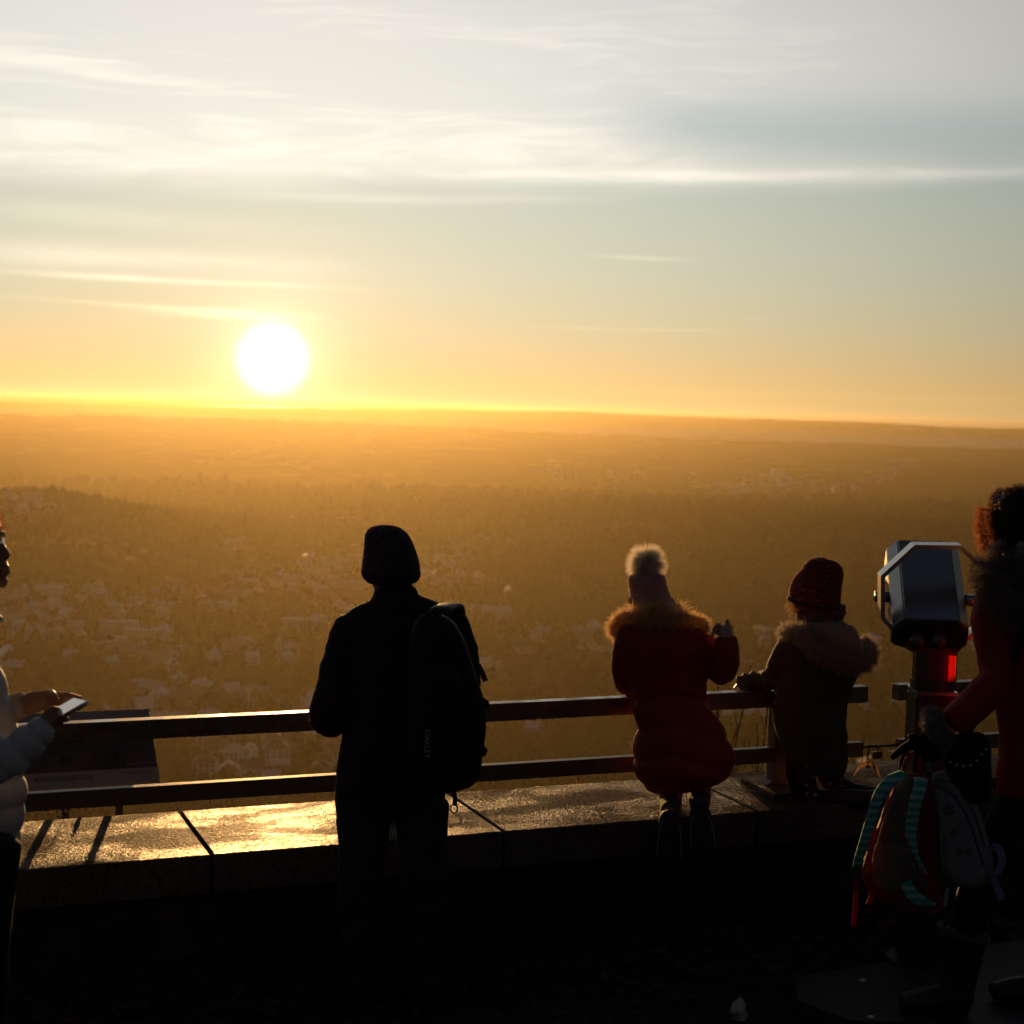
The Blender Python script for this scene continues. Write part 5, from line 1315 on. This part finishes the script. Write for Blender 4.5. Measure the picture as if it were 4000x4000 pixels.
strap('shoulder_strap',[PD(*ZW(x,y),D1+d_) for x,y,d_ in((500,1110,-.09),(540,1180,-.11),(600,1225,-.11),(650,1245,-.09))],70*zs,.014,MTQ,b1)
strap('rimlit_trim',[PD(*ZW(x,y),D1+d_) for x,y,d_ in((440,560,-.06),(385,690,-.07),(335,820,-.08),(290,920,-.08),(262,1020,-.07))],14*zs,.022,MRD,b1)  # orange rim light on the back panel's edge, put in as red trim
strap('red_webbing',[PD(*ZW(x,y),D1+d_) for x,y,d_ in((330,790,-.06),(295,870,-.07),(292,1000,-.08),(296,1140,-.08),(302,1190,-.08),(284,1240,-.08))],28*zs,.004,MRD,b1)
strap('red_webbing',[PD(*ZW(x,y),D1+d_) for x,y,d_ in((212,1040,-.09),(214,1130,-.09),(212,1230,-.09),(200,1370,-.08))],30*zs,.003,MRD,b1)
strap('red_webbing',[PD(*ZW(x,y),D1+d_) for x,y,d_ in((500,850,-.13),(540,960,-.13),(600,1070,-.12),(660,1160,-.10),(710,1230,-.09))],14*zs,.004,MRD,b1)
strap('red_webbing',[PD(*ZW(x,y),D1+d_) for x,y,d_ in((480,1070,-.10),(560,1045,-.12),(620,1080,-.12),(700,1200,-.10),(700,1265,-.09),(640,1285,-.09))],26*zs,.004,MRD,b1)
c=PD(*ZW(210,1048),D1-.09); bm=bmesh.new(); box(bm,-.016,.016,-.005,.005,-.018,.018,.003)
for v in bm.verts: v.co+=c
frombm('strap_buckle',bm,MDK,b1)
c=PD(*ZW(293,890),D1-.078); bm=bmesh.new(); box(bm,-.014,.014,-.006,.006,-.022,.022,.004)
for v in bm.verts: v.co+=c
frombm('strap_buckle',bm,MRD,b1)
strap('carry_loop',[PD(*ZW(x,y),D1+d_) for x,y,d_ in((480,478,-.02),(500,420,-.03),(530,370,-.02),(570,352,.0),(582,400,-.02),(588,500,-.02))],26*zs,.004,MRD,b1)
strap('carry_loop',[PD(*ZW(x,y),D1+d_) for x,y,d_ in((470,460,-.0),(478,400,.0),(515,355,.02),(560,365,.03),(552,470,.0))],20*zs,.004,MGL,b1)
# ---------------- grey school backpack with flowers
D2=DC+.04
b2=empty('backpack',PD(*ZW(840,800),D2),'grey-blue school backpack with dark flower prints and lilac straps hanging from the gloved hand','backpack')
MB2=cloth('grey_blue_canvas',(.20,.215,.23),.85,.2,.001,220); MLIL=cloth('lilac_webbing',(.24,.17,.33),.7,.2)
rows=[(462,690,790,.6),(490,650,835,.6),(560,650,878,.58),(650,672,918,.56),(750,690,950,.55),(850,700,982,.55),(950,708,1006,.55),(1030,716,1008,.54),(1090,735,992,.5),(1130,770,960,.45)]
remesh('pack_body',lambda bm:loft(bm,sil(ZW,rows,D2,.55)),MB2,b2,.008,1,lambda co,no:.004*nz(co,10,13.))
rows=[(560,655,740,.4),(620,668,810,.4),(720,690,868,.42),(850,706,900,.42),(980,716,945,.42),(1060,735,960,.4),(1115,770,930,.35)]
fp_=remesh('front_pocket',lambda bm:loft(bm,sil(ZW,rows,D2-.10,.4)),MB2,b2,.007,1,lambda co,no:.003*nz(co,10,3.))
tubo('zip_seam',path(ZW,[(655,560,-.175),(720,570,-.18),(790,620,-.18),(850,710,-.18),(890,810,-.17),(925,920,-.15),(955,1010,-.13)],D2),.004,cloth('dark_grey_piping',(.06,.07,.08)),b2,6)
tubo('zip_seam',path(ZW,[(640,520,-.13),(740,520,-.14),(820,570,-.15),(885,680,-.14),(930,800,-.12),(960,900,-.10)],D2),.003,bpy.data.materials['dark_grey_piping'],b2,6)
MFLW=mat('dark_flower_print',(.012,.012,.018),.8)
def flower(x_,y_,r_):
    bm=bmesh.new(); c_=PD(*ZW(x_,y_),D2-.10)
    for i in range(6):
        a_=i*math.pi/3+.3; v=[]
        for rr2,wv in((.15,0),(.6,.22),(1,0),(.6,-.22)):
            q_=(math.cos(a_)*rr2-math.sin(a_)*wv*.8,math.sin(a_)*rr2+math.cos(a_)*wv*.8); v.append((x_+q_[0]*r_,y_+q_[1]*r_))
        vs=[]
        for (u_,w_) in v: vs.append((u_,w_))
        bm.faces.new([bm.verts.new(PD(*ZW(u_,w_),D2-.30)) for u_,w_ in vs])
    o=frombm('flower_print',bm,MFLW,b2)
    # press the print onto the pocket cloth
    dg=bpy.context.evaluated_depsgraph_get(); off=o.location.copy()
    M_=fp_.matrix_basis
    from mathutils.bvhtree import BVHTree
    bv=BVHTree.FromPolygons([v.co.copy() for v in fp_.data.vertices],[tuple(p.vertices) for p in fp_.data.polygons])
    for v in o.data.vertices:
        dv=(v.co-CAMP).normalized(); h_=bv.ray_cast(CAMP,dv)
        if h_[0] is not None: v.co=h_[0]-dv*.0035
for a_ in((780,822,26),(816,935,26),(870,935,26),(752,692,40),(820,770,14),(740,600,12)): flower(*a_)
strap('lilac_strap',[PD(*ZW(x,y),D2+d_) for x,y,d_ in((1000,900,-.05),(1045,920,-.05),(1060,990,-.06),(1030,1060,-.06),(1010,1090,-.05),(1040,1160,-.05),(1060,1215,-.05))],46*zs,.004,MLIL,b2)
strap('carry_loop',[PD(*ZW(x,y),D2+d_) for x,y,d_ in((655,480,-.02),(632,420,-.03),(645,372,-.02),(700,362,.0),(720,400,.0),(760,470,.0))],26*zs,.004,MLIL,b2)
strap('hanging_tag',[PD(*ZW(x,y),D2+d_) for x,y,d_ in((745,1140,-.09),(735,1200,-.09),(728,1250,-.09))],24*zs,.004,mat('pale_tag',(.35,.3,.32),.8),b2)
# ================================================================ MAN AT THE LEFT EDGE WITH PHONE
DL=4.3
pl_=empty('person',(PD(-120,3500,DL).x,PD(-120,3500,DL).y,0),'man in glasses and pale puffer jacket holding a phone at left edge','person')
S0=lambda x,y:(x,y)
ZA=Zf(0,1950,3.512)
px_m=DL/FPX
def f(bm):
    hrw_=[(1990,-165,-75,11),(2005,-205,-35),(2040,-238,-4),(2075,-248,5),(2110,-248,6),(2150,-243,7),(2190,-232,12),(2215,-214,15),(2250,-185,16),(2280,-130,19),(2296,-80,8)]
    ch=[]
    for rw in hrw_:
        y,xl,xr=rw[:3]; a=PD(xl,y,DL); b=PD(xr,y,DL); h=(b-a).length/2; ch.append(((a+b)/2,h,h*(.82 if y<2200 else .78),SIDE))
    loft(bm,dens_chain(ch),24)
    T=lambda pts: loft(bm,[(PD(x,y,DL),r_*px_m,r2*px_m,SIDE) for x,y,r_,r2 in pts],12)
    T([(2,2112,9,10),(10,2135,12,12),(18,2152,16,17),(24,2166,18,22),(14,2180,14,20)])       # nose
    T([(10,2196,16,26),(14,2212,18,30)])                                                       # upper lip
    loft(bm,[(PD(20,2215,DL-.018),.010,.008,DEP),(PD(26,2216,DL),.010,.008,DEP),(PD(20,2215,DL+.018),.010,.008,DEP)],10)
    loft(bm,[(PD(18,2235,DL-.018),.011,.009,DEP),(PD(25,2234,DL),.012,.010,DEP),(PD(18,2235,DL+.018),.011,.009,DEP)],10)
    ball(bm,PD(6,2272,DL),.017,.020,.017)
    for k_ in(-1,1): ball(bm,PD(-8,2095,DL+k_*.03),.012,.02,.008); ball(bm,PD(-128,2140,DL+k_*.077),.018,.008,.032)
    loft(bm,[(PD(-150,2230,DL),.058,.058,SIDE),(PD(-170,2420,DL),.062,.060,SIDE)])
    loft(bm,[(PD(-190,2440,DL),.10,.16,SIDE),(PD(-200,2800,DL),.11,.15,SIDE),(PD(-190,3300,DL),.10,.14,SIDE)])
    for k_ in(-.09,.09): loft(bm,[(PD(-190,3350,DL+k_),.075,.07,SIDE),(Vector((PD(-190,3600,DL+k_).x,PD(-190,3600,DL+k_).y,.10)),.045,.045,SIDE)])
    # forearms inside the sleeves
    loft(bm,limb(ZH,[(-250,1400,90,-.2),(60,1220,85,-.2),(300,1020,75,-.19),(480,860,72,-.18)],DL)); loft(bm,limb(ZH,[(-250,900,90,.2),(60,700,85,.15),(240,620,72,.08)],DL))
    # near hand
    L=lambda pts,fl=.85: loft(bm,limb(ZH,pts,DL-.16,flat=fl),12)
    L([(470,860,95,0),(560,800,105,0),(620,760,90,.0),(660,790,75,.0)],.5)
    L([(560,720,60,.0),(610,670,46,.0),(650,655,36,.0),(690,668,26,.01)])                       # thumb on the screen
    L([(620,760,48,.0),(700,755,40,.01),(760,762,36,.02),(810,782,26,.03)])                      # index finger
    L([(640,800,46,.01),(710,800,38,.02),(770,795,34,.03),(800,790,26,.05)])
    L([(620,840,48,.02),(690,850,40,.03),(720,830,34,.05),(715,800,28,.07)])
    L([(590,880,46,.02),(650,900,38,.04),(680,880,32,.06),(680,850,26,.08)])
    # far hand, cupping the phone from behind
    L=lambda pts,fl=.85: loft(bm,limb(ZH,pts,DL+.03,flat=fl),12)
    L([(270,630,120,.0),(380,590,135,.0),(480,560,120,.0),(570,540,95,.0)],.35)
    L([(520,470,44,.0),(600,462,40,-.02),(640,490,32,-.05),(685,560,24,-.07)])                  # thumb
    L([(580,520,48,.02),(700,495,42,.03),(800,495,36,.03),(960,530,24,.02)])                     # long index finger
    L([(580,560,46,.03),(700,540,40,.04),(800,540,34,.04),(900,560,26,.02)])
    L([(560,600,46,.03),(680,590,40,.05),(760,600,34,.05),(820,620,26,.03)])
    L([(500,640,44,.03),(600,660,38,.05),(680,680,32,.05),(740,690,26,.03)])
remesh('body',f,MSKIN,pl_,.0042,1)
for k_ in(-1,1):
    bm=bmesh.new(); ball(bm,PD(-9,2108,DL+k_*.031),.011,.011,.011); frombm('eye',bm,MEYE,pl_,True)
# hair
MHL=mat('auburn_hair',(.36,.13,.04),.45,trans=.6)
def f(bm): loft(bm,dens_chain([(PD((a+b)/2,y,DL),(b-a)/2*px_m,(b-a)/2*px_m*.85,SIDE) for y,a,b in((1975,-150,-70),(1990,-205,-35),(2020,-250,-6),(2050,-262,-2),(2090,-265,-70),(2150,-262,-120),(2210,-240,-150))]))
hl=remesh('hair',f,MHL,pl_,.008,1,lambda co,no:.008*nz(co,20,3.)+.005*nz(co,45,3.))
me=hl.data; nv=len(me.vertices); co=np.empty(nv*3,np.float32); me.vertices.foreach_get('co',co); co=co.reshape(-1,3); no=np.empty(nv*3,np.float32); me.vertex_normals.foreach_get('vector',no); no=no.reshape(-1,3)
ii=g_.integers(0,nv,5000); fur('hair_strands',co[ii],no[ii],.028,.0011,MHL,hl,droop=.3,jit=.5,curl=.7,seed=41)
# glasses
MFRM=mat('glasses_frame',(.12,.11,.10),.2,metal=.8); MLNS=mat('glasses_lens',(.5,.5,.5),.05,spec=1.)
MLNS.node_tree.nodes['Principled BSDF'].inputs['Transmission Weight'].default_value=.95
gls=empty('glasses',PD(10,2100,DL),'thin-framed glasses worn by the man at the left edge','glasses')
for k_ in(-1,1):
    c=PD(14,2101,DL+k_*.034); pts=[c+DEP*.027*math.cos(a_)+UPV*.0165*math.sin(a_)-SIDE*.006*abs(math.cos(a_)) for a_ in np.linspace(0,2*math.pi,21)]
    rim=tubo('rim',pts,.0017,MFRM,gls,6)
    bm=bmesh.new(); vs=[bm.verts.new(p-SIDE*.0005) for p in pts[:-1]]; bm.faces.new(vs); vs=[bm.verts.new(p+SIDE*.0008) for p in pts[:-1]]; bm.faces.new(vs[::-1]); frombm('lens',bm,MLNS,gls)
    tubo('temple',[PD(12,2088,DL+k_*.064),PD(-60,2090,DL+k_*.076),PD(-125,2098,DL+k_*.078)],.0016,MFRM,gls,6)
tubo('bridge',[PD(15,2095,DL-.009),PD(18,2091,DL),PD(15,2095,DL+.009)],.0016,MFRM,gls,6)
# puffer jacket
MPUF=cloth('pale_puffer',(.58,.57,.58),.55,.2,.001,60,.08,spec=.4,trans=.06)
lt=[(850,-330,-40,.8),(900,-350,2,.8),(960,-355,22,.8),(1040,-360,48,.8),(1120,-360,72,.8),(1200,-360,88,.8),(1300,-360,100,.8),(1430,-355,122,.8),(1540,-345,132,.8),(1640,-340,122,.8),(1740,-335,105,.8),(1830,-325,96,.8),(1860,-320,80,.8)]
def puff(co,no):
    z_=co[:,2]; return .011*np.abs(np.sin(np.pi*z_/.075))**.5-.008+.003*nz(co,12,3.)-.003*np.abs(nz(co,30,4.))
jk=remesh('puffer_jacket',lambda bm:(loft(bm,sil(ZP1,lt,DL,.8)),),MPUF,pl_,.008,1,puff)
na=[(-210,1000,100,-.12),(-150,1180,105,-.2),(-60,1370,108,-.22),(20,1385,100,-.20),(90,1330,92,-.19),(155,1275,84,-.18),(205,1232,72,-.17),(228,1212,58,-.17)]
fa=[(-210,1000,95,.18),(-150,1180,95,.2),(-60,1200,85,.14),(20,1150,72,.08),(70,1110,66,.05)]
e0=PD(*ZP1(90,1330),DL-.19); e1=PD(*ZP1(228,1212),DL-.17); ed=np.array((e1-e0).normalized())
def puffa(co,no):
    u=((co-np.array(e0))@ed); z_=co[:,2]; w_=smooth(-.22,-.12,u)
    return w_*(.009*np.abs(np.sin(np.pi*u/.058+nz(co,5,3.)*.5))**.5-.006)+(1-w_)*(.011*np.abs(np.sin(np.pi*z_/.075))**.5-.008)+.003*nz(co,18,3.,(1,1,1))
remesh('sleeve',lambda bm:loft(bm,limb(ZP1,na,DL)),MPUF,pl_,.006,1,puffa)
remesh('sleeve',lambda bm:loft(bm,limb(ZP1,fa,DL)),MPUF,pl_,.007,1,lambda co,no:.004*nz(co,12,3.))
remesh('shirt_cuff',lambda bm:loft(bm,limb(ZP1,[(60,1112,72,.05),(85,1105,72,.045),(112,1100,68,.04)],DL)),cloth('white_cuff',(.6,.52,.45),.8,.1,trans=.3),pl_,.005,1)
remesh('collar',lambda bm:(loft(bm,limb(ZP1,[(-150,640,50,-.10),(-80,660,40,-.10),(-20,662,26,-.09),(18,672,10,-.08)],DL)),loft(bm,limb(ZP1,[(-260,780,150,0),(-200,700,130,0),(-190,640,110,0)],DL))),MPUF,pl_,.006,1)
MTR=cloth('black_trousers',(.012,.011,.011),.9,.05)
def f(bm):
    for k_ in(-.09,.09):
        a_=PD(*ZP1(-110,1800),DL+k_); b_=PD(*ZP1(-130,2500),DL+k_); loft(bm,[(a_,.115,.10,SIDE),((a_+b_)/2,.095,.09,SIDE),(Vector((b_.x,b_.y,.10)),.07,.07,SIDE)])
remesh('trousers',f,MTR,pl_,.010,1,lambda co,no:.006*nz(co,7,3.))
for k_ in(-.09,.09):
    b_=PD(*ZP1(-130,2500),DL+k_); shoe(pl_,Vector((b_.x-.08,b_.y,.018)),SIDE)
# phone in a clear case
ph=empty('phone',PD(*ZH(860,640),DL-.12),'smartphone in a clear case held in two hands by the man at the left edge','phone')
A_,B_,C_,E_=PD(*ZH(676,640),DL-.055),PD(*ZH(872,527),DL+.03),PD(*ZH(1036,566),DL-.05),PD(*ZH(742,735),DL-.17)
nn=(B_-A_).cross(E_-A_).normalized()
if nn.z<0: nn=-nn
def slab(name,pts,o0,o1,m_,bev):
    return prism(name,[p+nn*o1 for p in pts],[p+nn*o0 for p in pts],m_,ph,bev)
def ins(t_):
    c_=avg(A_,B_,C_,E_); return [p+(c_-p)*t_ for p in(A_,B_,C_,E_)]
slab('phone_body',ins(.03),-.007,0,mat('phone_black',(.01,.01,.012),.2),.002)
slab('screen',ins(.09),.0003,.0009,mat('phone_screen',(.10,.13,.17),.08,spec=.9),0)
slab('clear_case',ins(0),-.010,-.0072,mat('clear_case',(.55,.45,.30),.15,trans=.5,spec=.9),.001)
tubo('case_edge',[p-nn*.003 for p in(A_,B_,C_,E_,A_)],.0022,bpy.data.materials['clear_case'],ph,6)
